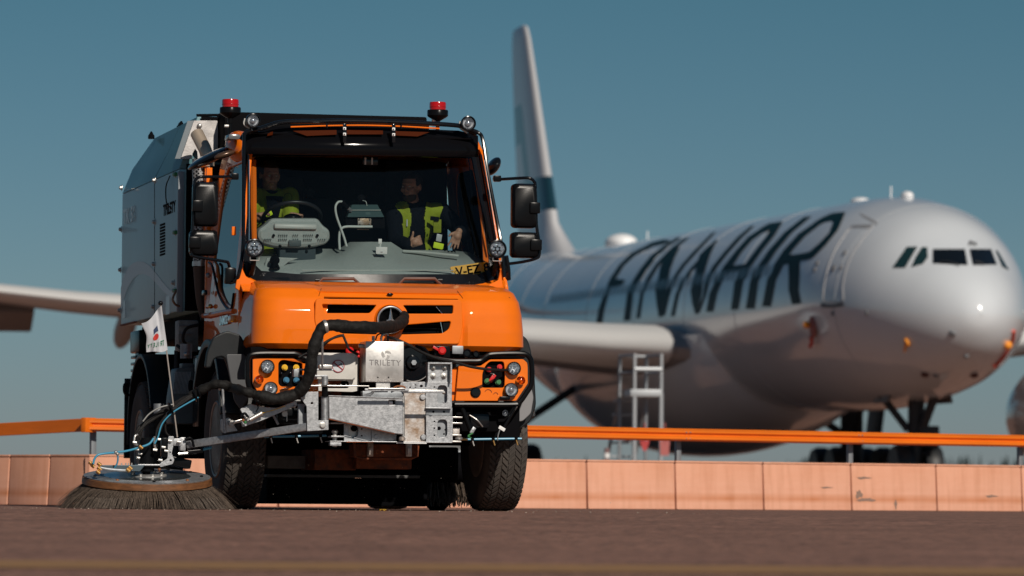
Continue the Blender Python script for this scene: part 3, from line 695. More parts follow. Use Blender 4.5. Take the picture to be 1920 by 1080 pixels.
for o in (a, b):
    mb = MB(); mb.tube([(-.035, .0, -.062), (-.036, 0, -.095), (.036, 0, -.095), (.035, 0, -.062)], .004, 6, smooth=False); mb.build('lamp_bracket', bolt_m, o)
    MB().tube([(0, .03, -.08), (0, .06, -.13), (0, .14, -.20)], .02, 8).build('lamp_arm', blk, o)
exec_parts.append('front')

# ---- bumper: orange lamp panels in black tube frames
bumpL = [(474, 671), (551, 671), (567, 681), (593, 684), (607, 684), (607, 744), (488, 744), (474, 718)]
cutL = rrect(522, 675, 567, 725, 9)
cutR = rpoly([(918, 677.5), (945, 677.5), (947, 700), (946, 727), (904, 727), (904.5, 700), (910, 686)], 5)
fplate('bumper_panel', bumpL, [cutL], YB, .03, orange, tk, .003, .014)
fplate('bumper_panel', [(860, 685), (901, 686), (919, 674), (981, 673.5), (989.5, 681), (989.7, 719), (968, 751.5), (854, 751.5)], [cutR], YB, .03, orange, tk, .003, .010)
fplate('bumper_inner_panel', [(842, 694), (861, 686), (858, 751), (842, 752)], [], YB+.04, .03, orange, tk, .005)
fplate('bumper_filler', [(607, 690), (640, 690), (640, 742), (607, 742)], [], YB+.03, .03, orange_d, tk, .005)
fb = MB(); fbox(fb, 518, 672, 572, 730, .03, .10); fb.build('connector_recess', blkm, tk)
fb = MB(); fbox(fb, 899, 674, 952, 730, .03, .10); fb.build('connector_recess', blkm, tk)
def conn(x, y, r, m, yy=.0):
    c = U(x, y, yy); MB().cyl(c, c+Vector((0, .03, 0)), r*1.5, 14).cyl(c-Vector((0, .012, 0)), c, r, 14).build('coupling', m, tk)
    MB().lathe([(r*1.7, 0), (r*1.7, .02)], tuple(c+Vector((0, .032, 0))), (0, -1, 0), 14).build('coupling_collar', blkg, tk)
for x, y in ((534, 689), (555.5, 689)): conn(x, y, .016, yel_m)
for x, y in ((537, 712.5), (556, 713)): conn(x, y, .016, blu_m)
for x, y in ((914, 715), (934, 716)): conn(x, y, .016, grn_m)
for x, y in ((917, 693), (937, 688)): conn(x, y, .014, red_m)
for x, y in ((545, 700), (528, 700), (560, 700)): MB().ball(tuple(U(x, y, .0)), .012).build('coupling_cap', blkg, tk)
MB().box(tuple(U(923, 709, -.005)), (.03, .02, .07), Euler((0, .6, 0))).build('coupling_lever', red_m, tk, bevel=.004)
MB().tube([U(920, 700, 0), U(926, 702, -.02), U(924, 708, 0)], .004, 6).build('coupling_clip', bolt_m, tk)
MB().lathe([(.040, -.01), (.041, .012), (.034, .02), (.0, .022)], tuple(U(891.5, 735.7, YB)), (0, -1, 0), 28).build('tow_eye_cap', blkg, tk)
MB().box(tuple(U(946, 746.5, YB-.03)), (.085, .04, .028)).build('panel_latch', blk, tk, bevel=.010)
for x, y, r in ((915.5, 737, .028), (929.5, 740.5, .018)):
    c = U(x, y, YB-.003); MB().tube([Vector((c.x+r*math.cos(R(a)), c.y, c.z+r*math.sin(R(a)))) for a in range(10, 175, 15)], .0022, 6).build('panel_emboss', orange_d, tk)
def framebar(pts, y=-.045, r=.021, m=blkf, name='bumper_frame'): return MB().tube([U(a, b, y) for a, b in pts], r, 10).build(name, m, tk)
framebar([(600, 664), (575, 672), (556, 664), (540, 663), (480, 663.5), (466, 672), (464.5, 690), (466, 722), (478, 745), (490, 752), (560, 752), (640, 752)])
framebar([(800, 668), (842, 676), (880, 677), (901, 676), (912, 668), (925, 664), (975, 663), (991, 668), (996.5, 682), (996.5, 718), (986, 738), (973, 755), (962, 758.5), (900, 758.5), (852, 758.5)])
framebar([(969, 760), (945, 801)], r=.012); MB().tube([U(970, 761, -.05), U(947, 797, -.05)], .006, 6).build('frame_strap', inox, tk)
framebar([(866, 764), (880, 800), (886, 815)], y=-.02, r=.02, m=blk, name='drain_hose')
# black zone behind and above bumper
mb = MB(); fbox(mb, 470, 650, 985, 672, .10, .3); mb.build('front_crossmember', blkm, tk, bevel=.01)
mb = MB(); fbox(mb, 600, 662, 850, 752, .12, .4); mb.build('radiator_shroud', blkm, tk, bevel=.01)
mb = MB(); fbox(mb, 560, 752, 975, 826, .20, .3); mb.build('lower_apron', blkm, tk, bevel=.02)
mb = MB(); fbox(mb, 855, 770, 935, 810, .12, .2); mb.build('side_step_box', blkm, tk, bevel=.02)
MB().tube([U(880, 778, .05), U(895, 788, .03), U(905, 800, .05)], .006, 6).build('cable_clip', inox, tk)
MB().box(tuple(U(898, 788, .10)), (.16, .08, .13)).build('horn_box', blkg, tk, bevel=.03)
# fan pulley / round pto cover between the boxes
c = U(774, 680, .03)
MB().lathe([(.150, -.03), (.155, .0), (.140, .015), (.12, -.01), (.06, -.01), (.05, .02), (.02, .025), (0, .025)], c, (0, -1, 0), 36).build('fan_pulley', blkg, tk)
MB().tube([Vector((c.x+.148*math.cos(R(a)), c.y-.012, c.z+.148*math.sin(R(a)))) for a in range(-110, -20, 10)], .004, 6).build('pulley_wear_edge', inox, tk)
MB().cyl(c-Vector((0, .05, 0)), c, .022, 6).build('pulley_nut', alu, tk)
# red shut-off handle, cans, hoses above bumper
for x, y, fl in ((828, 657.5, -1), (655, 658, 0)):
    c = U(x, y, -.02); MB().lathe([(.03, 0), (.032, .02), (.02, .03), (0, .03)], c, (0, -1, 0), 20).build('isolator_knob', red_m, tk)
    if fl: MB().box(tuple(c+Vector((-.045, -.01, .015))), (.06, .012, .02), Euler((0, .5, 0))).build('isolator_lever', red_m, tk, bevel=.003)
MB().box(tuple(U(828, 660, .03)), (.13, .06, .09)).build('isolator_box', blk, tk, bevel=.008)
for x in (670, 668): 
    pass
MB().ball(tuple(U(671, 661, -.1)), .016).build('red_cap', red_m, tk); MB().ball(tuple(U(672, 668, -.1)), .013).build('red_cap', red_m, tk)
mb = MB(); fbox(mb, 848, 648, 869, 664, -.0, .05); mb.build('socket_box', alu, tk, bevel=.008)
for x, y, r in ((876, 662, .035), (893, 664, .028)): MB().lathe([(r, -.02), (r, 0), (r*.8, .008), (r*.6, -.004), (0, -.004)], U(x, y, .0), (0, -1, 0), 20).build('oil_pipe_end', blkg, tk)
# ---- spray bar right and left
def spraybar(pts, noz, y):
    o = MB().tube([U(*p, y) for p in pts], .0095, 10, smooth=False).build('spray_bar', blue_h, tk)
    for x, yy in noz:
        MB().tube([U(x, yy-3, y-.01), U(x, yy+2, y-.012)], .013, 8).build('nozzle_clamp', blk, o)
        MB().tube([U(x, yy, y-.01), U(x+1, yy+6, y-.01), U(x+3, yy+12, y-.01)], .006, 6).build('nozzle', brass if x > 900 else bolt_m, o)
    return o
spraybar([(874, 824), (978, 822.5)], [(886, 824), (925, 823), (968, 822.5)], -.12)
spraybar([(496, 819), (612, 817)], [(508, 819), (556, 818.5), (601, 818)], -.12)
for x, y, an in ((941, 803.5, .5), (886.5, 807, -1.0)):
    MB().box(tuple(U(x, y, -.06)), (.055, .008, .028), Euler((0, an, 0))).build('spray_bar_plate', white if x > 900 else steel, tk, bevel=.004)
MB().tube([U(937, 806, -.1), U(934, 816, -.12), U(933, 826, -.13)], .005, 6).build('spray_bar_hook', bolt_m, tk)
MB().tube([U(886, 812, -.1), U(878, 818, -.12), U(888, 824, -.12)], .007, 6).build('green_hose', grn_m, tk)

# ---- front linkage and brush arm
YA = -.42
# no-smoking control box
MB_ = MB(); fbox(MB_, 594.6, 661, 666.5, 711.7, YA, .14); cb = MB_.build('control_box', mat('box_white', (.62, .60, .56), .5, var=.1), tk, bevel=.008)
fplate('control_box_frame', [(597, 664), (668, 664), (671.5, 670), (671.5, 733), (660, 735), (597, 733)], [rrect(608, 714, 655, 728, 5)], YA+.06, .02, mat('box_white', (.6, .6, .6)), cb, .003)
for x, y in ((664, 665.5), (664, 709.5), (600, 666)): MB().cyl(U(x, y, YA), U(x, y, YA-.008), .007, 10).build('box_screw', bolt_m, cb)
c = U(634, 686.5, YA-.004)
MB().lathe([(.043, 0), (.043, .003)], c, (0, -1, 0), 32).build('warning_disc', mat('sign_grey', (.55, .57, .60), .5), cb)
mb = MB(); mb.lathe([(.049, 0), (.049, .0055), (.0425, .0055), (.0425, 0)], c, (0, -1, 0), 32, cap=(0, 0)); mb.build('no_smoking_ring', mat('sign_red', (.30, .01, .02), .5), cb)
MB().box(tuple(c+Vector((0, -.0065, 0))), (.086, .003, .008), Euler((0, R(38), 0))).build('no_smoking_bar', MATS['sign_red'], cb)
MB().box(tuple(c+Vector((.008, -.0045, .008))), (.045, .002, .005), Euler((0, R(-38), 0))).build('cigarette_mark', blkm, cb)
MB().tube([c+Vector((.025, -.004, .02)), c+Vector((.03, -.004, .005)), c+Vector((.034, -.004, -.008))], .002, 5).build('smoke_mark', blkm, cb)
# lettered valve box
mb = MB(); fbox(mb, 686, 639.7, 756.6, 716.5, YA-.12, .24); vb = mb.build('valve_box', steel_s := mat('brushed_sheet', (.60, .585, .565), .40, .7, var=.22, vscale=7, rvar=.1, bump=.05, bscale=30), tk, bevel=.004)
text_mesh('TRILETY', .062, Matrix.Translation(U(722, 680.5, YA-.1225)) @ Matrix.Rotation(math.pi/2, 4, 'X'), 'box_lettering', mat('etched_letters', (.22, .21, .21), .6, .4), vb, space=1.12)
c = U(724, 665.5, YA-.1225)
for k in range(3):
    a0 = k*2.094+.3; pts = [Vector((c.x+(.042-.012*t)*math.cos(a0+1.5*t), c.y, c.z+(.042-.012*t)*math.sin(a0+1.5*t))) for t in [j/7 for j in range(8)]] + [Vector((c.x+(.010+.004*t)*math.cos(a0+1.5*(1-t)+.4), c.y, c.z+(.010+.012*t)*math.sin(a0+1.5*(1-t)+.4))) for t in [j/5 for j in range(6)]]
    mb = MB(); mb.bm.faces.new([mb.bm.verts.new(p+Vector((0, -.0006, 0))) for p in pts]); mb.build('box_swirl_emblem', mat('etched_swirl', (.38, .37, .36), .5, .6), vb, smooth=0)
for x in (708.5, 728.7): MB().cyl(U(x, 707.5, YA-.12), U(x, 707.5, YA-.123), .006, 10).build('box_hole', blkm, vb)
fplate('valve_box_tab', [(705, 714), (731.5, 714), (731.5, 728), (705, 728)], [], YA-.10, .01, steel_s, vb, .002)
for x in (700, 715, 727): MB().cyl(U(x, 640, YA-.02), U(x, 630, YA-.02), .012 if x == 700 else .009, 10).build('hose_fitting', bolt_m if x != 727 else blk, vb)
MB().cyl(U(672, 648, YA-.03), U(686, 649, YA-.03), .016, 14).build('side_fitting', bolt_m, vb)
# bracket on the right: upper cup, slotted plate, lower slotted plate
fplate('bracket_cup', [(802.5, 680), (847.4, 680), (847.4, 716), (802.5, 716)], [], YA-.02, .012, steel, tk, .002)
ring = MB()
for q in ((802.5, 679, 847.4, 682.5), (802.5, 682, 805, 716), (845, 682, 847.4, 716)): fbox(ring, *q, YA-.09, .075)
ring.build('bracket_cup_rim', steel, tk)
for x, y in ((812, 689), (833, 689), (812, 705), (832, 705)):
    c = U(x, y, YA-.02); MB().lathe([(.024, 0), (.024, .006), (.017, .007), (.017, .018), (.010, .019), (.009, .034), (0, .036)], c, (0, -1, 0), 12).build('bracket_bolt', bolt_m, tk, smooth=25)
slot = lambda x0, y0, x1, y1, r: rrect(x0, y0, x1, y1, r)
fplate('bracket_plate', [(752, 716), (847.4, 716), (847.4, 764.5), (798, 764.5), (798, 735), (757, 735), (746, 728)], [slot(820.5, 722.5, 838.5, 757, 7), circ(790, 724, 2.6), circ(769, 726.5, 1.4), circ(779, 722, 1.2), circ(779, 726.5, 1.2), circ(814.5, 726, 1.4), circ(832.5, 755, 1.6)][:7], YA-.03, .014, steel, tk, .002)
fplate('bracket_backing', [(808, 718), (846, 718), (846, 765), (808, 765)], [], YA+.03, .012, alu, tk, .002)
fplate('bracket_lower', [(798.8, 779.5), (848, 779.5), (848, 829), (799, 829)], [slot(820.5, 786.5, 838.5, 820, 7), circ(814.5, 790.5, 1.5), circ(814.5, 803, 1.5), circ(814.5, 816.5, 1.5), circ(832.5, 806.5, 1.5)][:4], YA-.05, .014, steel, tk, .002)
fplate('bracket_lower_backing', [(812, 782), (846, 782), (846, 826), (812, 826)], [circ(823, 803.5, 3.6), circ(835, 806, 1.6), circ(832.5, 814, 1.6)], YA-.01, .012, alu, tk, .002)
mb = MB()
for q in ((798.5, 779, 848, 781.5), (846, 781, 848.5, 829)): fbox(mb, *q, YA-.052, .10)
mb.build('bracket_lower_rim', steel, tk)
mb = MB(); fbox(mb, 799, 764, 848, 779, YA+.0, .06); mb.build('bracket_web', alu, tk, bevel=.002)
for x in (812.5, 832.5): MB().cyl(U(x, 772, YA), U(x, 772, YA-.003), .009, 12).build('web_hole', blkm, tk)
mb = MB(); fbox(mb, 798, 764, 847.6, 766.5, YA-.05, .07); mb.build('bracket_lip', steel, tk, bevel=.002)
# worn centre plate
fplate('centre_plate', [(757, 733), (798, 733), (798, 829), (757, 829)], [], YA-.015, .02, steelr, tk, .003)
for x, y in ((792, 744.5), (793.5, 819.5)):
    c = U(x, y, YA-.015); MB().lathe([(.024, 0), (.024, .012), (.02, .022), (0, .023)], c, (0, -1, 0), 16).build('centre_bolt', steel, tk)
# big tapering arm with vertical hinge tube on each end
arm = fplate('swing_arm', [(616, 742), (756, 746.5), (756, 815), (740, 813), (617, 785)], [slot(729, 750.5, 741, 758.5, 1.5)], YA-.17, .10, steel, tk, .006)
MB().box(tuple(U(735, 754.5, YA-.12)), (.06, .04, .04)).build('arm_slot_dark', blkm, arm); MB().box(tuple(U(732, 755.5, YA-.15)), (.03, .04, .022)).build('arm_slot_pin', white, arm, bevel=.004)
MB().cyl(U(609, 743, YA-.14), U(609, 787, YA-.14), .029, 20).cyl(U(609, 785, YA-.14), U(609, 788.5, YA-.14), .033, 20).build('hinge_tube', steel, arm)
MB().cyl(U(756, 742, YA-.14), U(756, 818, YA-.14), .012, 14).build('hinge_pin', inox, arm)
MB().lathe([(.026, 0), (.026, .02), (.018, .03), (0, .03)], U(754, 826, YA-.14), (0, 0, 1), 16).build('hinge_foot', steelr, arm)
mb = MB(); mb.tube([U(616, 785.5, YA-.175), U(740, 813.5, YA-.175)], .004, 6, smooth=False); mb.build('arm_edge_rust', orange_d, arm)
MB().tube([U(616, 742.3, YA-.172), U(756, 747, YA-.172)], .005, 6, smooth=False).build('arm_top_edge', steel, arm)
# lower carrier
lc = fplate('carrier_plate', [(645, 793), (660, 793), (743, 806), (743, 827), (645, 827)], [rpoly([(655, 797), (668, 797), (672, 804), (671, 816), (662, 822), (654, 815)], 2), circ(678.5, 804, 1.4), circ(678.5, 816.5, 1.4)], YA-.03, .02, steel, tk, .003)
MB().cyl(U(664, 803.5, YA+.02), U(664, 803.5, YA), .024, 20).build('carrier_pin', blkm, lc)
fplate('carrier_inner', [(652, 794), (675, 794), (675, 826), (652, 826)], [circ(664, 803.5, 3.8)], YA+.02, .01, steel_s, lc, .002)
MB().lathe([(.022, 0), (.022, .012), (.018, .02), (0, .02)], U(705, 819, YA-.03), (0, -1, 0), 6).build('carrier_bolt', steel, lc)
mb = MB(); fbox(mb, 697, 806, 743, 828, YA-.045, .012); mb.build('carrier_step', steel, lc, bevel=.002)
for y0, y1 in ((792, 796), (817, 821)):
    mb = MB(); fbox(mb, 621, y0, 646, y1-1, YA-.08, .14); mb.build('clevis_plate', steel, lc, bevel=.002)
MB().lathe([(.018, -.11), (.018, 0), (.026, .0), (.026, .012), (.018, .02), (0, .02)], U(628, 811, YA-.02), (0, 0, 1), 14).build('clevis_pin', bolt_m, lc)
mb = MB(); fbox(mb, 619, 826.5, 848, 830.5, YA-.10, .22); mb.build('carrier_base', steel, lc, bevel=.003)
mb = MB(); fbox(mb, 619, 829, 640, 836, YA-.09, .06); mb.build('carrier_foot', steel, lc, bevel=.003)
mb = MB(); fbox(mb, 650, 827.5, 700, 830, YA-.105, .01); mb.build('carrier_rust_edge', orange_d, lc)
mb = MB(); fbox(mb, 744, 829.5, 800, 832, YA-.105, .01); mb.build('carrier_bare_edge', white, lc)
for y in (782.5, 793.5, 816, 828):
    mb = MB(); fbox(mb, 847, y-1.4, 867 if y < 800 else 865, y+1.4, YA+.02, .16); mb.build('mount_rib', inox, tk, bevel=.002)
MB().lathe([(.03, 0), (.03, .012), (.012, .03), (0, .032)], U(860, 824, YA+.05), (0, 0, 1), 18).build('mount_dome', inox, tk)
MB().tube([U(862, 824, YA+.1), U(876, 824, -.14)], .008, 8).build('spray_feed', brass, tk)
mb = MB(); fbox(mb, 849, 802, 862, 814, YA+.08, .06); mb.build('mount_block', steelr, tk, bevel=.006)
# linkage rods above the arm
def bar(x0, y0, x1, y1, hpx, y, m=steel, name='link_bar', d=.02):
    a, b = U(x0, y0, y), U(x1, y1, y); L = (b-a).length; ang = math.atan2(b.z-a.z, b.x-a.x)
    return MB().box(tuple((a+b)/2), (L, d, hpx/240), Euler((0, -ang, 0))).build(name, m, tk, bevel=.003)
bar(684, 731, 766, 731.5, 5, YA-.32); bar(755, 734.5, 832, 735, 3.6, YA-.31); bar(690, 728.5, 760, 729, 2, YA-.33, inox)
bar(764, 732, 832, 732.5, 2.2, YA-.31, inox, name='link_rod'); MB().ball(tuple(U(832, 736, YA-.31)), .014).build('link_eye', bolt_m, tk)
MB().tube([U(684, 742, YA-.1), U(696, 738, YA-.12), U(702, 731, YA-.14)], .012, 8).build('link_gusset', steel, tk)
mb = MB(); fbox(mb, 680, 733, 756, 746, YA-.05, .08); mb.build('arm_head_shadow_box', alu, tk, bevel=.004)
MB().tube([U(738, 727, YA-.1), U(746, 724, YA-.1), U(757, 725, YA-.1), U(760, 730, YA-.1)], .007, 8).build('rusty_loop', mat('rust', (.25, .09, .03), .8), tk)
bar(556, 693, 625, 693.5, 3.6, YA-.24); bar(554, 705, 614, 705, 3.6, YA-.22); bar(572, 723.3, 692, 724, 2.2, YA-.20, inox)
MB().cyl(U(609, 706, YA-.22), U(609, 722, YA-.22), .026, 18).build('post_socket', steel, tk); MB().tube([U(601, 718, YA-.22), U(617, 718, YA-.22)], .004, 6).build('socket_rust', MATS['rust'], tk)
MB().cyl(U(609, 722, YA-.18), U(609, 743, YA-.16), .024, 16).build('post_boot', blk, tk)
mb = MB(); fbox(mb, 551, 692, 562, 707, YA-.25, .06); mb.build('sensor_block', alu, tk, bevel=.004)
MB().box(tuple(U(610, 688, YA-.24)), (.10, .06, .03)).build('rod_clamp', inox, tk, bevel=.004)
MB().cyl(U(604.5, 625, YA-.38), U(604.5, 692, YA-.26), .0085, 10).build('hose_post', steel, tk)
for x in (594, 612, 639, 649): MB().ball(tuple(U(x, 722, YA-.2)), .008, u=8, v=6).build('rod_bolt', bolt_m, tk)
# left plate with pivot
fplate('pivot_plate', [(566, 735), (597, 734.5), (597, 788.5), (616, 788.5), (616, 806), (576, 808.5), (574.8, 762), (564.5, 747)], [circ(585, 756, 2.2)], YA-.21, .014, steel, tk, .002)
MB().lathe([(.026, 0), (.026, .006), (.018, .008), (.018, .02), (0, .021)], U(604.5, 797.5, YA-.21), (0, -1, 0), 14).build('pivot_bolt', bolt_m, tk, smooth=25)
MB().lathe([(.012, 0), (.012, .01), (0, .012)], U(570.5, 744.5, YA-.21), (0, -1, 0), 6).build('pivot_bolt', bolt_m, tk)
mb = MB(); fbox(mb, 560, 757, 575, 800, YA-.12, .05); mb.build('pivot_side', alu, tk, bevel=.004)
mb = MB(); mb.tube([U(574, 762, YA-.15)+Vector((0, 0, -.004*k)) for k in range(14)], .014, 8, smooth=False); mb.build('return_spring', blk, tk)
# square beam running out to the brush
BY = .02
p0, p1 = U(577, 800, YA-.17), U(352, 834, BY+.02)
def beam(a, b, w_, h_, name, m, par=tk):
    d = b-a; q = d.to_track_quat('X', 'Z'); return MB().box(tuple((a+b)/2), (d.length, w_, h_), q.to_euler()).build(name, m, par, bevel=.004)
beam(p0, p1, .05, .058, 'brush_beam', steel)
# cast upper arm and its sensor
fplate('upper_arm', rpoly([(450, 767), (470, 757), (492, 763), (520, 765), (556, 751), (558, 760), (520, 776), (490, 789), (478, 793), (455, 801), (452, 792), (460, 785)], 2), [circ(463, 782, 2), circ(478, 778, 1.5)], YA-.14, .02, steel, tk, .003)
a_, b_c = U(468, 787, YA-.19), U(488, 776, YA-.19)
MB().cyl(a_, b_c, .017, 16).build('sensor_cylinder', inox, tk); MB().cyl(b_c, b_c+(b_c-a_)*.15, .020, 16).build('sensor_cap', inox, tk)
MB().tube([U(489, 775, YA-.19), U(512, 769, YA-.19), U(535, 761, YA-.18)], .003, 6).build('yellow_cord', yel_m, tk)
MB().tube([U(466, 783, YA-.18), U(459, 775, YA-.18), U(452, 780, YA-.18)], .010, 8).build('sensor_cable', blk, tk)
MB().tube([U(480, 772, YA-.2), U(484, 764, YA-.2), U(480, 755, YA-.17)], .005, 6).build('sensor_cable', blk, tk)
for (x, y, m_) in ((456, 788, MATS['rust']), (462, 784, bolt_m), (460, 792, grn_m), (552, 762, bolt_m)): MB().ball(tuple(U(x, y, YA-.18)), .012, u=10, v=8).build('arm_fitting', m_, tk)
mb = MB(); fbox(mb, 520, 765, 562, 796, -.1, .1); mb.build('linkage_core', blk, tk, bevel=.01)
MB().tube([U(512, 778, YA), U(522, 796, YA)], .01, 8).build('linkage_stay', alu, tk); MB().tube([U(538, 770, YA), U(538, 790, YA)], .004, 6).build('linkage_chain', bolt_m, tk)
MB().cyl(U(534, 776, YA+.02), U(534, 776, YA-.06), .022, 14).build('linkage_eye', bolt_m, tk)
# upright rod on the beam
MB().cyl(U(417, 720, -.2), U(422, 812, -.2), .011, 12).build('hose_post', steel, tk)
fplate('beam_lug', rpoly([(414, 786), (430, 783), (438, 795), (446, 808), (418, 812), (414, 806)], 2), [circ(433, 792, 2)], -.2, .02, steel, tk, .003)
MB().lathe([(.022, -.02), (.022, .02)], U(434, 793, -.23), (0, -1, 0), 14).build('beam_lug_pin', bolt_m, tk)
bar(438, 792, 456, 788, 5, -.26, inox, 'stay_rod')

# ---- hoses
def hose(pts, r, m=rub, name='hose', par=tk, n=10): return MB().tube([U(a, b, y) for a, b, y in pts], r, n).build(name, m, par, smooth=60)
lump = lambda r, f, a: (lambda t: r*(1+a*math.sin(f*t)+a*.6*math.sin(f*2.7*t+1)))
hose([(756, 601, YA+.30), (745, 610, YA+.14), (728, 613, YA-.02), (700, 614, YA-.28), (670, 613, YA-.38), (640, 611, YA-.42), (618, 610, YA-.42), (603, 617, YA-.42), (592, 640, YA-.42), (585, 668, YA-.41), (582, 695, YA-.38), (572, 722, YA-.33), (556, 738, YA-.28), (535, 745, YA-.28), (512, 748, YA-.28), (488, 742, YA-.27)], lump(.046, 60, .07), sleeve, 'sleeved_hose', n=16)
hose([(756, 601, YA+.30), (758, 594, YA+.34), (757, 592, YA+.4)], .04, sleeve, 'sleeve_end', n=14)
hose([(492, 743, YA-.27), (474, 738, YA-.24), (456, 733, YA-.22), (436, 727, -.22), (416, 721, -.2), (398, 722, -.15), (375, 733, -.1), (360, 742, -.05)], lump(.036, 40, .10), sleeve, 'sleeved_hose', n=14)
MB().lathe([(.05, -.012), (.052, 0), (.05, .012), (.046, .012), (.046, -.012)], U(610, 612, YA-.42), (1, 0, .25), 20).build('hose_clamp', bolt_m, tk)
rh = random.Random(4)
for k in range(6):
    j = lambda s_=3: rh.uniform(-s_, s_)
    hose([(490, 742+j(), YA-.25+.02*k), (455, 734+j(), YA-.22), (430, 728+j(4), -.2), (400, 722+j(4), -.15), (370, 738+j(4), -.1), (340, 752+j(5), -.05), (310, 768+j(5), 0), (280+j(4), 788+j(4), .02), (262+j(6), 806+j(4), .02), (256+j(10), 824, .04)], .0095+.002*rh.random(), rub)
for k in range(5):
    j = lambda s_=3: rh.uniform(-s_, s_)
    hose([(395, 724+j(), -.14), (370, 737+j(), -.1), (345, 752+j(4), -.08), (322, 772+j(4), -.06), (302+j(4), 796, -.04), (294+j(3), 820, -.03), (291+j(5), 838, -.02)], .0085, rub)
hose([(372, 745, -.12), (345, 760, -.11), (322, 775, -.10), (304, 795, -.09), (296, 820, -.08), (290, 832, -.08)], .006, blue_h, 'blue_hose')
hose([(325, 758, -.1), (300, 764, -.08), (280, 776, -.06), (268, 790, -.05)], .006, mat('braided', (.4, .4, .38), .5, .5), 'braided_hose')
hose([(310, 790, 0), (312, 812, .02), (330, 826, .04)], .008, rub)
for x, y in ((409, 722), (372, 736), (366, 743), (320, 765)): MB().lathe([(.045, -.006), (.047, 0), (.045, .006)], U(x, y, -.1), (1, 0, .4), 16).build('hose_tie', bolt_m if x == 409 else blk, tk)
hose([(620, 690, YA+.1), (600, 662, YA+.12), (615, 640, YA+.1), (640, 629, YA+.05), (648, 640, YA+.05), (655, 655, YA), (672, 665, YA)], .010, rub)
hose([(560, 670, YA), (590, 655, YA), (620, 636, YA+.05), (645, 628, YA+.05)], .010, rub)
hose([(728, 632, YA), (742, 636, YA-.05), (765, 646, YA-.05), (790, 660, -.42), (820, 672, -.38), (850, 678, -.34), (880, 687, -.30), (910, 692, -.26), (930, 693.5, -.18), (952, 694, -.06)], .011, rub, 'lamp_cable')
hose([(715, 634, YA), (718, 628, YA), (726, 626, YA), (728, 634, YA)], .007, bolt_m, 'pipe_bend')
hose([(704, 638, YA), (708, 628, YA), (720, 624, YA+.05)], .006, rub)
hose([(713, 636, YA-.02), (717, 626, YA), (724, 622, YA+.05)], .005, blue_h, 'blue_hose')

# ---- the round brush
BC = U(276, 894, .05)                        # centre of the disc
bo = empty('side_brush', (BC.x, BC.y, BC.z), 0, tk); bo.rotation_euler = Euler((R(7.0), R(-.5), 0))
RD = .502
MB().lathe([(RD-.022, -.02), (RD-.02, -.003), (RD-.03, .006), (.2, .012), (0, .012)], (0, 0, 0), (0, 0, 1), 72).build('brush_disc', mat('disc_paint', (.06, .085, .10), .16, .3, coat=.5, c2=(.11, .10, .09), vscale=4, rvar=.1), bo)
MB().lathe([(RD-.018, -.012), (RD-.012, .006), (RD-.024, .009)], (0, 0, 0), (0, 0, 1), 72).build('disc_edge', steel, bo)
MB().lathe([(RD-.02, .0), (RD-.002, -.004), (RD+.002, -.05), (RD-.01, -.055), (RD-.04, -.055)], (0, 0, 0), (0, 0, 1), 72).build('brush_rim', wood, bo)
MB().lathe([(.15, .010), (.15, .018), (.145, .02), (0, .02)], (0, 0, 0), (0, 0, 1), 40).build('hub_plate', steel_s, bo)
for k in range(8):
    a = 6.283*k/8+.2; MB().lathe([(.014, 0), (.014, .014), (0, .016)], (.12*math.cos(a), .12*math.sin(a), .02), (0, 0, 1), 6).build('hub_bolt', bolt_m, bo)
for k in range(9):
    a = 6.283*k/9+.5; MB().lathe([(.012, 0), (.012, .012), (0, .014)], (.42*math.cos(a), .42*math.sin(a), .008), (0, 0, 1), 6).build('disc_bolt', MATS['rust'] if k % 2 else blk, bo)
mb = MB(); rnd = random.Random(11); bmx = mb.bm
for k in range(3200):
    ring_ = rnd.random(); a = rnd.uniform(0, 6.28318); r0 = RD-.03-.11*ring_*ring_; le = .305+rnd.uniform(-.02, .012)
    fl = .74-.45*ring_*ring_+rnd.gauss(0, .10); a2 = a+rnd.gauss(0, .06)
    base = Vector((r0*math.cos(a), r0*math.sin(a), -.045)); out = Vector((math.cos(a2), math.sin(a2), 0))
    tip = base+out*le*math.sin(fl)*1.0+Vector((0, 0, -le*math.cos(fl)))
    # stop at the ground (tilted frame)
    M_ = bo.rotation_euler.to_matrix(); gzt = (M_ @ tip).z+BC.z
    if gzt < .004:
        gzb = (M_ @ base).z+BC.z; f_ = (gzb-.004)/(gzb-gzt); tip = base+(tip-base)*f_+out*(1-f_)*le*.55
        gz2 = (M_ @ tip).z+BC.z; tip.z += .004-gz2 if gz2 < .004 else 0
    mid = base.lerp(tip, .55)+Vector((0, 0, .012))+out*.004
    t_ = Vector((-math.sin(a), math.cos(a), 0)); w_ = .0019+.0015*rnd.random(); up_ = out*w_*.8
    pr = None
    for q, ws in ((base, 1), (mid, .9), (tip, .55)):
        cur = [bmx.verts.new(q+t_*w_*ws), bmx.verts.new(q-t_*w_*ws), bmx.verts.new(q+up_*ws)]
        if pr:
            for i in range(3): bmx.faces.new((pr[i], pr[(i+1) % 3], cur[(i+1) % 3], cur[i]))
        pr = cur
me = bpy.data.meshes.new('bristles'); bmx.to_mesh(me); bmx.free(); bb = link('bristles', me, bris, bo, 0); bb['kind'] = 'stuff'
MB().lathe([(RD-.05, -.05), (RD+.02, -.20), (RD-.10, -.20), (.3, -.06)], (0, 0, 0), (0, 0, 1), 48).build('bristle_core', mat('bristle_dark', (.012, .01, .009), .9), bo)
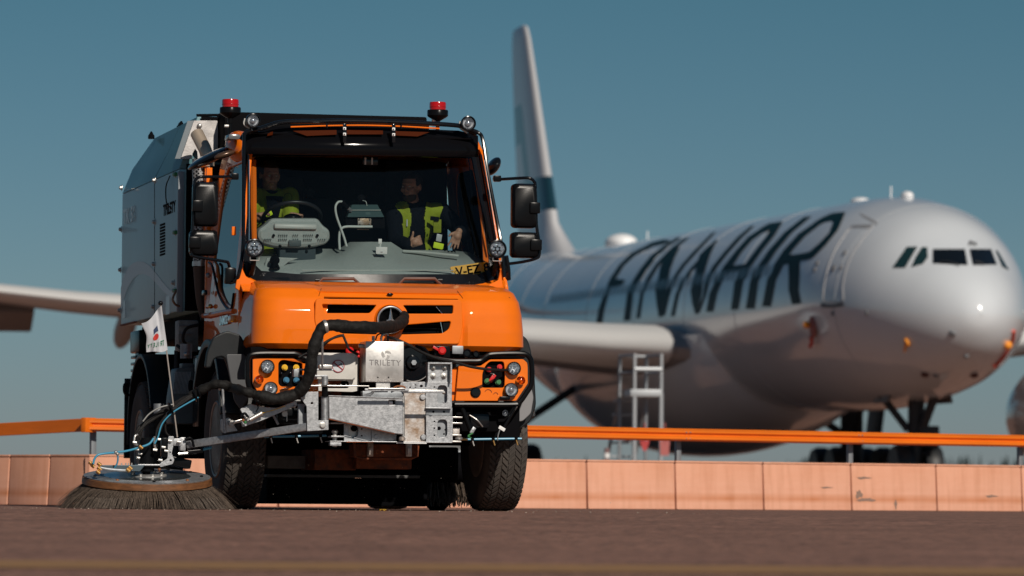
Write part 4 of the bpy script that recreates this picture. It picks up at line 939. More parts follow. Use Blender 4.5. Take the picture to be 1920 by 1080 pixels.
# motor, mount, water fittings above the disc
mo = U(275, 850, .05)
mb = MB(); mb.lathe([(.06, -.14), (.06, .09), (.052, .10), (.052, .12), (0, .12)], (mo.x, mo.y, mo.z), (0, 0, 1), 24); mb.build('brush_motor', blk, tk)
MB().lathe([(.03, -.05), (.03, .06)], (mo.x+.0, mo.y, .235), (0, 0, 1), 16).build('drive_shaft', blkm, tk)
mb = MB(); mb.box(tuple(U(282, 872, .03)), (.22, .16, .012)); mb.build('motor_base', steel, tk, bevel=.003)
fplate('motor_bracket', rpoly([(316, 818), (326, 818), (326, 832), (322, 850), (327, 862), (324, 870), (300, 876), (300, 868), (314, 860), (312, 840)], 2), [circ(320, 863, 2.0), circ(319, 848, 1.4)], -.05, .016, steel, tk, .002)
mb = MB(); fbox(mb, 303, 821, 315, 857, -.06, .05); mb.build('valve_body', blk, tk, bevel=.006)
mb = MB(); fbox(mb, 326, 822, 340, 836, -.04, .07); mb.build('beam_end_clamp', steel, tk, bevel=.004)
mb = MB(); fbox(mb, 338, 820, 348, 845, -.02, .07); mb.build('beam_end_plate', steel, tk, bevel=.004)
MB().tube([U(346, 824, -.05), U(358, 822, -.05), U(364, 838, -.05)], .010, 8).build('clamp_handle', blk, tk)
MB().cyl(U(334, 851, -.0), U(368, 848, -.0), .012, 10).build('tilt_rod', inox, tk); MB().cyl(U(352, 847, 0), U(380, 844, 0), .022, 14).build('tilt_damper', blk, tk); MB().cyl(U(379, 843, 0), U(397, 839, 0), .011, 10).build('damper_end', blue_h, tk)
for x, y, m_ in ((252, 829, inox), (256, 842, bolt_m), (262, 850, bolt_m), (306, 838, bolt_m), (311, 845, bolt_m), (297, 823, inox), (290, 843, inox), (300, 862, bolt_m), (258, 858, bolt_m), (318, 826, bolt_m), (335, 828, bolt_m)):
    MB().cyl(U(x-3, y, -.07), U(x+4, y+1, -.07), .010, 8).build('hydraulic_fitting', m_, tk)
MB().tube([U(258, 815, -.04), U(253, 818, -.05), U(252, 832, -.05), U(258, 834, -.04)], .009, 8).build('elbow_pipe', inox, tk)
MB().tube([U(290, 818, -.06), U(290, 836, -.06), U(294, 844, -.06)], .009, 8).build('elbow_pipe', inox, tk)
for k in range(3):
    MB().tube([U(318-6*k, 850+4*k, -.0), U(300, 870, .02), U(318, 880, .05)], .011, 8).build('low_hose', rub, tk)
mb = MB(); mb.box(tuple(U(330, 866, .15)), (.22, .16, .07), Euler((0, .2, 0))); mb.build('floating_linkage', blk, tk, bevel=.01)
# spray manifold over the left of the disc
hose([(288, 822, -.12), (280, 832, -.14), (265, 838, -.16), (240, 845, -.2), (220, 848, -.22), (200, 850, -.24), (184, 853, -.25), (177, 861, -.25), (175, 870, -.25)], .0085, blue_h, 'blue_hose')
hose([(218, 848, -.22), (221, 856, -.22), (220, 868, -.2), (215, 877, -.18)], .007, blue_h, 'blue_hose')
hose([(184, 876, -.2), (205, 880, -.2), (238, 882, -.2), (246, 878, -.2)], .013, alu, 'spray_manifold')
for x, y in ((170, 868), (174, 873), (186, 870), (186, 878), (184, 885), (244, 877), (240, 881), (264, 838)):
    MB().cyl(U(x-3, y-2, -.21), U(x+3, y+3, -.21), .014, 10).build('brass_coupling', brass, tk)
fplate('manifold_plate', [(190, 872), (272, 872), (262, 884), (200, 880)], [], -.12, .20, mat('plate_blue_grey', (.07, .10, .12), .35, .3), tk, .003)
for x in (228, 236, 241, 247): MB().tube([U(x, 874, -.1), U(x, 868, -.1)], .005, 6).build('wing_screw', bolt_m, tk)
for x, y in ((217, 848), (220, 851)): MB().ball(tuple(U(x, y, -.23)), .014, u=10, v=8).build('tee_fitting', bolt_m, tk)

# ---- pennant
fo = empty('pennant', (0, 0, 0), 0, tk)
MB().cyl(U(301.5, 571, -.05), U(332.5, 820, -.05), .0058, 8).build('flag_pole', mat('pole_pale', (.45, .40, .36), .4, .4), fo)
MB().ball(tuple(U(301, 568.5, -.05)), .019).build('pole_ball', blkg, fo)
def FP(u, v):                                # u 0 at the pole .. 1 at the fly, v 0 top .. 1 bottom
    top = Vector((302.8-37*u**1.2+(2*math.sin(3*u)), 574+31*u-4*math.sin(6*u))); bot = Vector((314+.2-29*u, 656+2*math.sin(7*u)+8*u*(1 if u < .65 else 1-(u-.65)*1.8)))
    bot.x = 314.4-(42*u if u < .95 else 42*u); p = top.lerp(bot, v)
    p.x += 10*math.sin(v*2.8)*u*(.5) + 1.0*math.sin(9*v+4*u)*u
    return U(p.x, p.y, -.06+.10*math.sin(5.2*u+1.5*v)*u*(.35+.65*(1-v)) - .02*math.sin(14*u)*u)
rows = [[FP(i/26, j/22) for i in range(27)] for j in range(23)]
MB().grid(rows).build('flag_cloth', mat('flag_white', (.50, .51, .54), .8, bump=.25, bscale=180), fo, solid=.0015, smooth=70)
def flag_patch(pts, m, name):
    mb = MB(); mb.bm.faces.new([mb.bm.verts.new(FP(u, v)+Vector((0, -.006, 0))) for u, v in pts]); mb.build(name, m, fo, smooth=0)
flag_patch([(.42, .34), (.62, .36), (.66, .50), (.52, .47), (.40, .48)], mat('flag_navy', (.03, .05, .11), .8), 'flag_emblem_blue')
flag_patch([(.56+.15*math.cos(a), .595+.085*math.sin(a)) for a in [6.283*k/14 for k in range(14)]], mat('flag_red', (.5, .03, .02), .8), 'flag_emblem_red')
flg = mat('flag_green', (.02, .16, .08), .8)
letters = {'T': [((0, 1), (1, 1)), ((.5, 1), (.5, 0))], 'R': [((0, 0), (0, 1)), ((0, 1), (.8, 1)), ((.8, 1), (.8, .5)), ((.8, .5), (0, .5)), ((.4, .5), (.9, 0))], 'I': [((.5, 0), (.5, 1))], 'L': [((0, 1), (0, 0)), ((0, 0), (.8, 0))], 'E': [((0, 0), (0, 1)), ((0, 1), (.8, 1)), ((0, .5), (.7, .5)), ((0, 0), (.8, 0))], 'Y': [((0, 1), (.5, .5)), ((1, 1), (.5, .5)), ((.5, .5), (.5, 0))]}
for i, ch in enumerate('TRILETY'):
    mb = MB(); u0 = .14+i*.118
    for (a0, b0), (a1, b1) in letters[ch]:
        A_ = Vector((u0+(a0)*.085, .86-b0*.11)); B_ = Vector((u0+(a1)*.085, .86-b1*.11)); d = (B_-A_).normalized(); nn = Vector((-d.y, d.x))*.011
        mb.bm.faces.new([mb.bm.verts.new(FP(*q)+Vector((0, -.006, 0))) for q in (A_-nn, B_-nn, B_+nn, A_+nn)])
    mb.build('flag_letter', flg, fo, smooth=0)
# loose grit thrown up by the brush and lying on the apron
rg = random.Random(21); mb = MB()
for k in range(420):
    lying = k > 130
    if lying: x, y, z = rg.uniform(-3.6, 2.2), rg.uniform(-2.6, 1.2), 0
    else: x, y, z = rg.gauss(-.2, .9), rg.uniform(.2, 2.5), rg.uniform(.02, .42)
    r_ = rg.uniform(.0022, .0055) if not lying else rg.uniform(.003, .008); wy = (TR @ Vector((x, y, 0))+TO)
    z = z if not lying else gz(wy.y)+r_*.5
    n0 = len(mb.bm.verts); V4 = [mb.bm.verts.new((x+r_*rg.uniform(-1, 1), y+r_*rg.uniform(-1, 1), z+r_*rg.uniform(-.6, 1))) for _ in range(4)]
    for f in ((0,1,2), (0,2,3), (0,3,1), (1,3,2)): mb.bm.faces.new([V4[i] for i in f])
me = bpy.data.meshes.new('road_grit'); mb.bm.to_mesh(me); mb.bm.free(); o = link('road_grit', me, mat('grit', (.42, .36, .30), .8), None, 0)
o.location = TO; o.rotation_euler = (0, 0, PSI); tag(o, 'fine grit and dust specks swept up under and around the sweeper', kind='stuff')
exec_parts.append('linkage')

# ================================================================== HOPPER AND REAR
HX0, HX1 = -1.15, 1.19
mb = MB(); mb.box(((HX0+HX1)/2, 5.1, 2.275), (HX1-HX0, 3.38, 1.21)); hb = mb.build('hopper', hop, tk, bevel=.012)
def ring_pts(z, x, y0, y1): return [Vector((.02-x, y0, z)), Vector((.02+x, y0, z)), Vector((.02+x, y1, z)), Vector((.02-x, y1, z))]
mb = MB(); rings = [ring_pts(2.882, 1.172, 3.41, 6.79), ring_pts(3.11, 1.09, 3.41, 6.70), ring_pts(3.33, 1.02, 3.41, 5.85)]
VV = [[mb.bm.verts.new(p) for p in r] for r in rings]
for a, b in zip(VV, VV[1:]):
    for i in range(4): mb.bm.faces.new((a[i], a[(i+1)%4], b[(i+1)%4], b[i]))
mb.bm.faces.new(VV[0][::-1]); mb.bm.faces.new(VV[-1]); lid = mb.build('hopper_lid', hopl, tk, bevel=.008)
def side_on(pts, x, name, m, par, th=.004): return plate2d(name, pts, [], MS(x), th, m, par, .0008)
def SY(px, py, x=HX0): p = S(px, py, x); return (p.y, p.z)
# panel seams, bolts, latches, vents on the hopper side
MB().tube([Vector((HX0-.001, *SY(290, 335))), Vector((HX0-.001, *SY(290, 600)))], .003, 6, smooth=False).build('hopper_seam', blkm, hb)
MB().tube([Vector((HX0+.001, SY(290, 335)[0], 2.89)), Vector((-1.068, 4.55, 3.11)), Vector((-.998, 4.35, 3.33))], .003, 6, smooth=False).build('lid_seam', blkm, lid)
for (x, y) in ((229, 352), (228, 430), (227, 506), (226, 582), (291, 338), (291, 416), (290, 495), (289, 575), (329, 327), (329, 436), (328, 545), (327, 530)):
    c = Vector((HX0, *SY(x, y))); MB().lathe([(.030, 0), (.030, .004), (.018, .006), (.017, .022), (.008, .028), (0, .028)], c, (-1, 0, 0), 12).build('hopper_bolt', bolt_m, hb, smooth=25)
for y in (327, 436, 545):
    c = Vector((HX0-.012, *SY(331, y))); MB().box(tuple(c), (.03, .10, .03)).build('green_latch', grn_m, hb, bevel=.004)
for k in range(11):
    c = Vector((HX0, *SY(305, 421+k*5.6))); MB().box(tuple(c), (.006, .30, .019)).build('vent_slot', blkm, hb, bevel=.002)
# front cheek of the hopper, pale seal strip
mb = MB(); mb.box((HX0+.015, 3.40, 2.26), (.05, .03, 1.20)); mb.build('hopper_seal', mat('seal_grey', (.24, .27, .30), .5), tk, bevel=.006)
mb = MB(); mb.box((.02, 3.395, 2.3), (2.22, .02, 1.25)); mb.build('hopper_front', blkm, tk)
mb = MB(); mb.box((.02, 3.38, 3.14), (1.98, .02, .38)); mb.build('lid_front', blkm, lid)
plate2d('exhaust_plate', [UX(*p, 3.33) for p in ((364, 226), (407, 226), (409, 229), (409, 297.5), (339, 297.5))], [[UX(*p, 3.33) for p in ((360, 297.4), (361, 288), (366, 279), (370, 284), (371, 297.4))]], MF(3.34), .012, mat('plate_steel', (.50, .48, .47), .5, .5, var=.25, vscale=10, bump=.1), tk, .001)
plate2d('exhaust_plate_flange', [UX(*p, 3.36) for p in ((352, 226.5), (364, 226), (339, 297.5), (328, 297.5))], [], MF(3.37), .01, mat('flange_grey', (.16, .19, .21), .5, .3), tk, .001)
MB().lathe([(.022, 0), (.014, .01), (.012, .03), (0, .034)], U(374, 236, 3.32), (0, -1, 0), 12).build('plate_bolt', bolt_m, tk)
for p, z_ in (((-.66, 3.7), 3.35), ((-.85, 4.6), 3.35), ((-.84, 4.75), 3.35), ((-.95, 5.7), 3.34), ((.0, 3.7), 3.35), ((.55, 3.6), 3.35), ((-.45, 3.7), 3.35)):
    MB().lathe([(.03, -.03), (.03, .0), (.02, .012), (.008, .036), (0, .04)], (p[0]-.1, p[1], z_), (0, 0, 1), 12).build('lifting_lug', blk, lid)
mb = MB(); mb.tube([Vector((-1.0, 3.45, 3.345)), Vector((-.6, 3.45, 3.36)), Vector((1.0, 3.45, 3.36))], .012, 8, smooth=False); mb.build('lid_front_rail', blkm, lid)
MB().box((.05, 3.2, 3.17), (1.75, .3, .36)).build('intake_box', blkm, tk, bevel=.02)
# decals: pale wave, lettering
mb = MB(); top_ = []; bot_ = []
for px, yt, yb in ((227, 540, 590), (232, 520, 563), (240, 503, 540), (250, 493, 523), (260, 490, 515), (270, 491, 514), (280, 497, 518), (292, 511, 530), (305, 528, 545), (318, 543, 556), (331, 552, 566)):
    top_.append(Vector((HX0-.0025, *SY(px, yt)))); bot_.append(Vector((HX0-.0025, *SY(px, yb))))
MB().grid([top_, bot_]).build('wave_decal', hopw, hb, smooth=0)
MT = lambda c, sx=1: Matrix.Translation(c) @ Matrix(((0, 0, -1, 0), (-1, 0, 0, 0), (0, 1, 0, 0), (0, 0, 0, 1)))
text_mesh('TRILETY', .105, MT(Vector((HX0-.002, 3.93, SY(312, 394)[1]))) @ Matrix.Diagonal((1.75, 1.25, 1, 1)), 'hopper_lettering', blkm, hb, ext=.001, space=1.02, bold=.004)
text_mesh('TK 56', .17, MT(Vector((HX0-.002, 6.32, SY(240, 406)[1]))) @ Matrix.Diagonal((1.75, 1.1, 1, 1)), 'hopper_model_lettering', hopt, hb, ext=.001, bold=.006)
for px, w_ in ((233, .16), (315, .22)): 
    y_, z_ = SY(px, 580 if px < 300 else 572); MB().box((HX0-.001, y_, z_), (.004, w_, .16)).build('data_sticker', hopt, hb)
MB().box((HX0-.01, SY(243, 602)[0], 1.665), (.03, .9, .012)).build('hopper_sill', orange_d, hb)
MB().tube([Vector((HX0-.02, *SY(323, 330))), Vector((HX0-.04, *SY(320, 350))), Vector((HX0-.04, *SY(321, 380))), Vector((HX0-.01, *SY(324, 392)))], .006, 6).build('latch_cable', blk, hb)
MB().tube([U(330, 545, 3.3), U(324, 560, 3.25), U(328, 570, 3.25), U(336, 574, 3.3)], .010, 8).build('drain_pipe', mat('pipe_tan', (.30, .16, .09), .5), tk)
# under-hopper frame, pumps
mb = MB(); mb.box((0, 4.9, 1.56), (2.0, 3.2, .18)); mb.build('hopper_subframe', blkm, tk, bevel=.02)
mb = MB(); mb.box((-1.0, 6.2, 1.50), (.22, .55, .20)); mb.box((-1.0, 6.25, 1.28), (.16, .22, .3)); mb.build('rear_actuator', blk, tk, bevel=.02)
for z in (1.18, 1.24, 1.30, 1.36): MB().box((-1.02, 6.2, z), (.20, .30, .025)).build('actuator_fin', blk, tk, bevel=.005)
mb = MB(); fbox(mb, 335, 600, 372, 660, 2.9, .2); mb.build('hydraulic_block', mat('cast_grey', (.28, .27, .25), .6, .3, var=.3, vscale=14), tk, bevel=.015)
for y in (610, 625, 640): MB().tube([U(335, y, 2.89), U(359, y, 2.89)], .006, 6).build('block_rib', alu, tk)
MB().tube([U(372, 609, 2.7), U(350, 616, 2.65), U(343, 635, 2.65), U(350, 650, 2.7), U(344, 656, 2.7), U(332, 648, 2.8)], .014, 8).build('pump_hose', rub, tk)
mb = MB(); mb.cyl(U(349, 645, 2.7), U(349, 672, 2.7), .05, 16); mb.build('pump_canister', alu, tk)
MB().ball(tuple(U(349.5, 664, 2.62)), .022).build('canister_nut', bolt_m, tk)
# tank with ribbed lid ahead of the rear wheel
a_ = mat('tank_grey', (.105, .125, .135), .5, .2, var=.15, vscale=6)
plate2d('side_tank', rpoly([UX(*p, 2.6) for p in ((331, 690), (365, 688), (371, 692), (371, 795), (320, 795), (322, 745))], .02), [], MF(2.75), .3, a_, tk, .008)
for k in range(12): MB().tube([U(329+k*2.6, 697, 2.59), U(324+k*2.6, 738, 2.59)], .0035, 5, smooth=False).build('tank_rib', alu, tk)
MB().box(tuple(U(350, 686, 2.7)), (.1, .15, .04)).build('tank_top', a_, tk, bevel=.006)
MB().tube([U(369, 672, 2.3), U(368, 690, 2.3), U(369, 712, 2.3)], .012, 8).build('tank_gauge', inox, tk); MB().tube([U(358, 715, 2.55), U(358, 735, 2.5)], .02, 8).build('tank_tap', blk, tk)
MB().cyl(U(298, 757, 2.7), U(298, 775, 2.7), .045, 16).build('filter_bowl', alu, tk)
mb = MB(); fbox(mb, 373, 665, 388, 800, 2.2, .3); mb.build('step_panel', blk, tk, bevel=.01)
mb = MB(); fbox(mb, 333, 655, 400, 860, 2.95, .2); mb.build('mid_apron', blkm, tk, bevel=.01)
# mudguards
def arc_guard(cx, cy, cz, r0, r1, a0, a1, w_, m, name, skirt=None):
    mb = MB(); n = 22; rings = []
    for k in range(n+1):
        a = R(a0+(a1-a0)*k/n); c_, s_ = -math.cos(a), math.sin(a)
        rings.append([(cx-w_/2, cy+r1*c_, cz+r1*s_), (cx+w_/2, cy+r1*c_, cz+r1*s_), (cx+w_/2, cy+r0*c_, cz+r0*s_), (cx-w_/2, cy+r0*c_, cz+r0*s_)])
    for k in range(n):
        pass
    V_ = [[mb.bm.verts.new(p) for p in r] for r in rings]
    for a, b in zip(V_, V_[1:]):
        for i in range(4): mb.bm.faces.new((a[i], a[(i+1)%4], b[(i+1)%4], b[i]))
    mb.bm.faces.new(V_[0][::-1]); mb.bm.faces.new(V_[-1]); return mb.build(name, m, tk, bevel=.008)
gm = mat('mudguard_plastic', (.009, .011, .013), .42, spec=.3, rvar=.1, bump=.1, bscale=200)
for sx in (-1.03, 1.07):
    arc_guard(sx, 5.2, .62, .70, .74, 20, 185, .36, gm, 'rear_mudguard')
mb = MB(); mb.box((-1.05, 5.96, .80), (.36, .03, .72)); mb.build('mud_flap', blk, tk, bevel=.006)
mb = MB(); mb.box((-.8, 5.2, 1.1), (.06, 1.6, .5)); mb.build('inner_arch', blkm, tk)
MB().tube([U(240, 720, 5.8), U(234, 722, 5.8), U(234, 735, 5.8), U(241, 743, 5.8)], .016, 8).build('flap_hook', blk, tk)
# front wheel arches: black lip following the arch, pale inner skirt
def front_arch(sx, s):
    o = arc_guard(sx, 1.33, .60, .70, .765, 12, 150, .30, gm, 'front_mudguard'); return o
front_arch(-1.09, -1); front_arch(1.16, 1)
plate2d('mudguard_front', rpoly([UX(*p, .50) for p in ((384, 690), (388, 660), (400, 632), (425, 620), (452, 628), (462, 650), (470, 668), (466, 760), (452, 768), (440, 750), (428, 690), (420, 668), (402, 672), (396, 690))], .03), [], MF(.53), .05, gm, tk, .012)
plate2d('mudguard_skirt', rpoly([UX(*p, .40) for p in ((424, 664), (462, 664), (466, 690), (466, 748), (452, 768), (440, 752), (430, 700))], .02), [], MF(.42), .03, mat('skirt_grey', (.06, .064, .07), .5, var=.1), tk, .006)
plate2d('mudguard_front', rpoly([UX(*p, .42) for p in ((962, 640), (976, 625), (990, 636), (996, 655), (1003, 700), (1006, 760), (996, 790), (975, 806), (962, 790))], .03), [], MF(.45), .05, gm, tk, .012)
plate2d('mudguard_skirt', rpoly([UX(*p, .30) for p in ((986, 738), (996, 722), (1001, 745), (996, 775), (980, 790), (966, 790))], .02), [], MF(.32), .03, mat('skirt_pale', (.22, .22, .23), .5), tk, .006)
plate2d('hood_side_vent', rpoly([Vector(UX(*p, .16)) for p in ((948, 556), (955, 558), (964, 594), (954, 594), (949, 580))], .008), [], MF(.14), .03, blk, tk, .004)
# cab side trim: step line, indicator, handle, lettering
mb = MB(); mb.tube([Vector((LS-.0, 2.5, 1.60)), Vector((LS-.01, 2.2, 1.59)), Vector((LS-.01, 1.3, 1.585)), Vector((LS-.0, 1.0, 1.58))], .022, 8); mb.build('door_waist_rib', orange, tk)
c = Vector((LS-.01, *SY(437, 598, LS)))
MB().box(tuple(c), (.05, .17, .055)).build('side_indicator', amber_m, tk, bevel=.012)
text_mesh('UNIMOG', .10, MT(Vector((LS-.008, 1.42, c.z))), 'cab_lettering', chrome, tk, ext=.004, bold=.003)
MB().box((LS-.03, 2.28, 1.78), (.03, .16, .045)).build('door_handle', blkg, tk, bevel=.012)
MB().ball((LS-.015, 2.18, 1.92), .022).build('lock_button', alu, tk); MB().ball((LS-.015, 2.05, 1.66), .02).build('lock_button', brass, tk)
MB().tube([Vector((LS+.0, y, z)) for y, z in ((.99, 1.72), (1.12, 1.60), (1.42, 1.64), (1.75, 1.76), (2.05, 1.98), (2.24, 2.03))], .011, 6).build('window_seal', blk, tk)
MB().box((LS-.01, .98, 2.22), (.035, .05, .07)).build('door_hinge', orange, tk, bevel=.006)
# lower cab skirt behind the front wheel
MB().box((LS+.03, 2.42, 1.0), (.05, .34, .34)).build('cab_skirt', orange, tk, bevel=.01)
# air intake snorkel / swept roof fairing at the left rear of the cab roof
hose_ = lambda pts, r, m, name: MB().tube([U(*p) for p in pts], r, 14).build(name, m, tk, smooth=60)
o = MB(); o.ball((-.90, 1.75, 2.95), .16, (.75, 2.3, .8), Euler((R(12), 0, 0)), u=24, v=16); o.build('roof_corner_fairing', orange, tk, smooth=60)
o = MB(); c = U(392, 297, 1.9); o.ball(tuple(c), .20, (.95, 1.5, .22), Euler((0, R(-28), 0)), u=28, v=14); o.build('wing_visor', blkg, tk, smooth=60)
o = MB(); c = U(393, 300, 1.72); o.ball(tuple(c), .12, (.95, .6, .18), Euler((0, R(-28), 0)), u=20, v=10); o.build('wing_visor_lamp', mat('visor_lens', (.16, .16, .15), .2), tk, smooth=60)
o = MB(); c = U(421, 290, 1.5); o.ball(tuple(c), .09, (1, .5, .30), Euler((0, R(-18), 0)), u=20, v=10); o.build('side_marker', mat('marker_bronze', (.10, .06, .04), .25, .4), tk, smooth=60)
o = MB(); o.box(tuple(U(436, 258, 1.5)), (.10, .2, .045)); o.build('marker_lamp', mat('marker_grey', (.12, .13, .14), .2, coat=.5), tk, bevel=.018)
o = MB(); c = U(925, 312, 1.9); o.ball(tuple(c), .10, (.45, 1.4, .85), Euler((0, R(30), 0)), u=20, v=12); o.build('wing_visor', blkg, tk, smooth=60)
MB().tube([U(905, 262, 1.3), U(912, 280, 1.3), U(915, 300, 1.3)], .012, 8).build('cab_roof_seal', mat('teal_strip', (.10, .20, .24), .2), tk)
# exhaust stack with perforated shield
hose_([(390, 312, 2.9), (389, 298, 2.9), (385, 282, 2.92), (378, 268, 2.98), (369, 250, 3.05)], .056, mat('exhaust_inox', (.62, .50, .38), .38, .6), 'exhaust_pipe')
perf = mat('perforated_shield', (.42, .42, .42), .4, .6); n = perf.node_tree; vo = n.nodes.new('ShaderNodeTexVoronoi'); vo.inputs['Scale'].default_value = 42; vo.inputs['Randomness'].default_value = 0
tcx = n.nodes.new('ShaderNodeTexCoord'); mpx = n.nodes.new('ShaderNodeMapping'); mpx.inputs['Rotation'].default_value = (0, R(45), 0); n.links.new(tcx.outputs['Object'], mpx.inputs[0]); n.links.new(mpx.outputs[0], vo.inputs[0])
rr = n.nodes.new('ShaderNodeValToRGB'); rr.color_ramp.elements[0].position = .42; rr.color_ramp.elements[0].color = (.008, .008, .008, 1); rr.color_ramp.elements[1].position = .5; rr.color_ramp.elements[1].color = (.4, .39, .38, 1)
n.links.new(vo.outputs[0], rr.inputs[0]); n.links.new(rr.outputs[0], n.nodes['Principled BSDF'].inputs['Base Color'])
MB().cyl(U(374, 298, 2.98), U(376, 498, 2.98), .062, 24).build('heat_shield', perf, tk)
MB().lathe([(.066, -.01), (.066, .03)], U(375, 497, 2.98), (0, 0, 1), 24).build('heat_shield_band', inox, tk)
mb = MB(); mb.tube([U(374, 500, 2.98), U(376, 560, 2.98), U(382, 600, 2.98)], lambda t: .055-.028*t, 18); mb.build('silencer_cone', mat('silencer_mesh', (.10, .07, .055), .6, .4), tk)
MB().box((-1.0, 2.75, 2.2), (.05, .04, 1.3)).build('stack_bracket', orange, tk, bevel=.006)
MB().box((-.99, 2.9, 2.55), (.05, .05, .9)).build('stack_bracket', orange, tk, bevel=.006)
# orange strips behind the cab (stack guards)
# beacons
def beacon(x, top_, base_, r):
    y = 2.4; c = U(x, base_, y); s_ = 1; o = empty('beacon', c, 0, tk); h = (base_-top_)/227.
    MB().lathe([(.0, 0), (.014, .0), (.014, .045 if h > .2 else .02)], (0, 0, 0), (0, 0, 1), 12).build('beacon_stem', inox, o)
    z0 = h-.185
    MB().lathe([(.02, z0-.02), (.022, z0+.02), (.08, z0+.055), (.088, z0+.065), (.088, z0+.105), (.084, z0+.112), (0, z0+.112)], (0, 0, 0), (0, 0, 1), 32).build('beacon_base', blk, o)
    MB().lathe([(.068, z0+.112), (.070, z0+.165), (.066, z0+.178), (0, z0+.182)], (0, 0, 0), (0, 0, 1), 32).build('beacon_lens', redlens, o)
    mb = MB()
    for k in range(20): a = 6.283*k/20; mb.box((.0705*math.cos(a), .0705*math.sin(a), z0+.14), (.005, .005, .05))
    MB().lathe([(.0705, z0+.134), (.0712, z0+.137), (.0705, z0+.14)], (0, 0, 0), (0, 0, 1), 32).build('beacon_ridge', mat('beacon_dark', (.35, .006, .006), .2), o)
    mb.bm.free()
    MB().cyl((0, 0, -.07), (0, 0, z0+.01), .016, 12).build('beacon_post', blk if h < .25 else inox, o)
    MB().box((-.03, 0, .015), (.04, .02, .02)).build('wing_nut', bolt_m, o, bevel=.004)
    return o
beacon(431.5, 184.5, 240, 0); beacon(820.5, 189.5, 229, 0)
# mirrors
def mirror(x0, y0, x1, y1, y, name='mirror'):
    a, b = U(x0, y0, y), U(x1, y1, y); mb = MB(); W, H = abs(b.x-a.x), abs(a.z-b.z); c = (a+b)/2
    n = 28; rings = []
    for (k, dy) in ((.86, -.055), (.95, -.045), (1, -.015), (1, .05), (.97, .06), (.93, .055), (.90, .045)):
        w_, h_ = W/2*k if k < .9 else W/2-(1-k)*.25, H/2-(1-k)*.25
        rings.append([Vector((c.x+p[0], c.y+dy, c.z+p[1])) for p in rrect(-w_, -h_, w_, h_, .035, 6)])
    V_ = [[mb.bm.verts.new(p) for p in r] for r in rings]
    for A_, B_ in zip(V_, V_[1:]):
        for i in range(len(A_)): mb.bm.faces.new((A_[i], A_[(i+1) % len(A_)], B_[(i+1) % len(A_)], B_[i]))
    mb.bm.faces.new(V_[0][::-1]); mb.bm.faces.new(V_[-1])
    o = mb.build(name, blk, tk, smooth=40)
    MB().box((c.x, c.y+.048, c.z), (W*.86, .004, H*.88)).build('mirror_glass', chrome, o)
    s_ = -1 if c.x < 0 else 1
    MB().box((c.x+s_*W*.36, c.y-.05, c.z-H*.05 if H > .3 else c.z), (W*.42, .05, .09)).build('mirror_clamp', blk, o, bevel=.012)
    return o
mirror(362, 341, 408, 425, .78); mirror(356, 431, 408, 480, .78)
mirror(960, 344, 1006, 428, .78); mirror(958, 435, 1009, 484, .78)
MB().tube([U(436, 333, .85), U(420, 331.5, .80), U(382, 331.5, .76), U(370, 334, .76), U(365, 343, .76), U(363, 380, .76), U(361, 430, .76), U(357, 452, .76), U(359, 474, .76), U(366, 481, .76), U(420, 490, .80), U(428, 494, .82), U(432, 510, .86)], .0125, 10).build('mirror_arm', blkg, tk)
MB().tube([U(925, 335, .9), U(938, 336, .86), U(975, 334, .78), U(992, 334, .76), U(1001, 340, .76), U(1004, 352, .76), U(1006, 420, .76), U(1011, 455, .76), U(1011, 478, .76), U(1004, 485, .76), U(980, 491, .8), U(950, 495, .84)], .0125, 10).build('mirror_arm', blkg, tk)
for x, y in ((440, 331), (932, 335)): MB().box(tuple(U(x, y, .86)), (.06, .05, .05)).build('mirror_bracket', blk, tk, bevel=.008)
MB().box(tuple(U(431, 517, .86)), (.09, .10, .13)).build('mirror_bracket', blk, tk, bevel=.02)
MB().box(tuple(U(947, 500, .84)), (.05, .10, .10)).build('mirror_bracket', blk, tk, bevel=.02)
MB().tube([U(947, 480, .8), U(951, 505, .82), U(952, 524, .85)], .028, 8).build('mirror_arm_boot', blkg, tk)

# ================================================================== CAB INTERIOR
cols_ = [(480, 486, 500), (488, 471, 508), (500, 467.5, 511), (540, 467, 513), (556, 467, 514), (600, 467.5, 514), (630, 468, 514), (642, 464, 514), (656, 455, 514), (695, 454.5, 514), (733, 455, 514), (745, 463, 514), (756, 470, 514), (800, 470, 514), (850, 471, 514), (880, 474, 514), (900, 484, 513), (912, 497, 511)]
rows = [[], [], [], [], [], []]
for px, yt, yb in cols_:
    yd = .84+.12*((px-700)/215)**2
    B_ = U(px, yb, yd); T_ = U(px, yt, yd+.42); M0 = U(px, yb-7, yd+.015)
    rows[0].append(B_+Vector((0, .12, -.25))); rows[1].append(B_); rows[2].append(M0)
    rows[3].append(M0.lerp(T_, .5)+Vector((0, 0, -.0+.008*math.sin(px*.03)))); rows[4].append(T_); rows[5].append(T_+Vector((0, .12, -.06)))
db = MB().grid(rows).build('dashboard', dash_m, tk, solid=.01, smooth=50)
MB().tube([U(x, 507-.0*x, .855) for x in (566, 700, 850)], .005, 8).build('dash_edge_strip', mat('dash_light', (.45, .47, .44), .35), db)
plate2d('defrost_ridge', [UX(*p, 1.0) for p in ((495, 500), (500, 484), (512, 482), (560, 484), (540, 492), (530, 501), (512, 503))], [], MF(1.0), .02, dash_m, db, .006)
mb = MB(); mb.tube([U(756, 471, 1.2), U(800, 474, 1.15), U(840, 478, 1.1), U(860, 480, 1.08)], .012, 8); mb.build('dash_vent_lip', MATS['dash_light'], db)
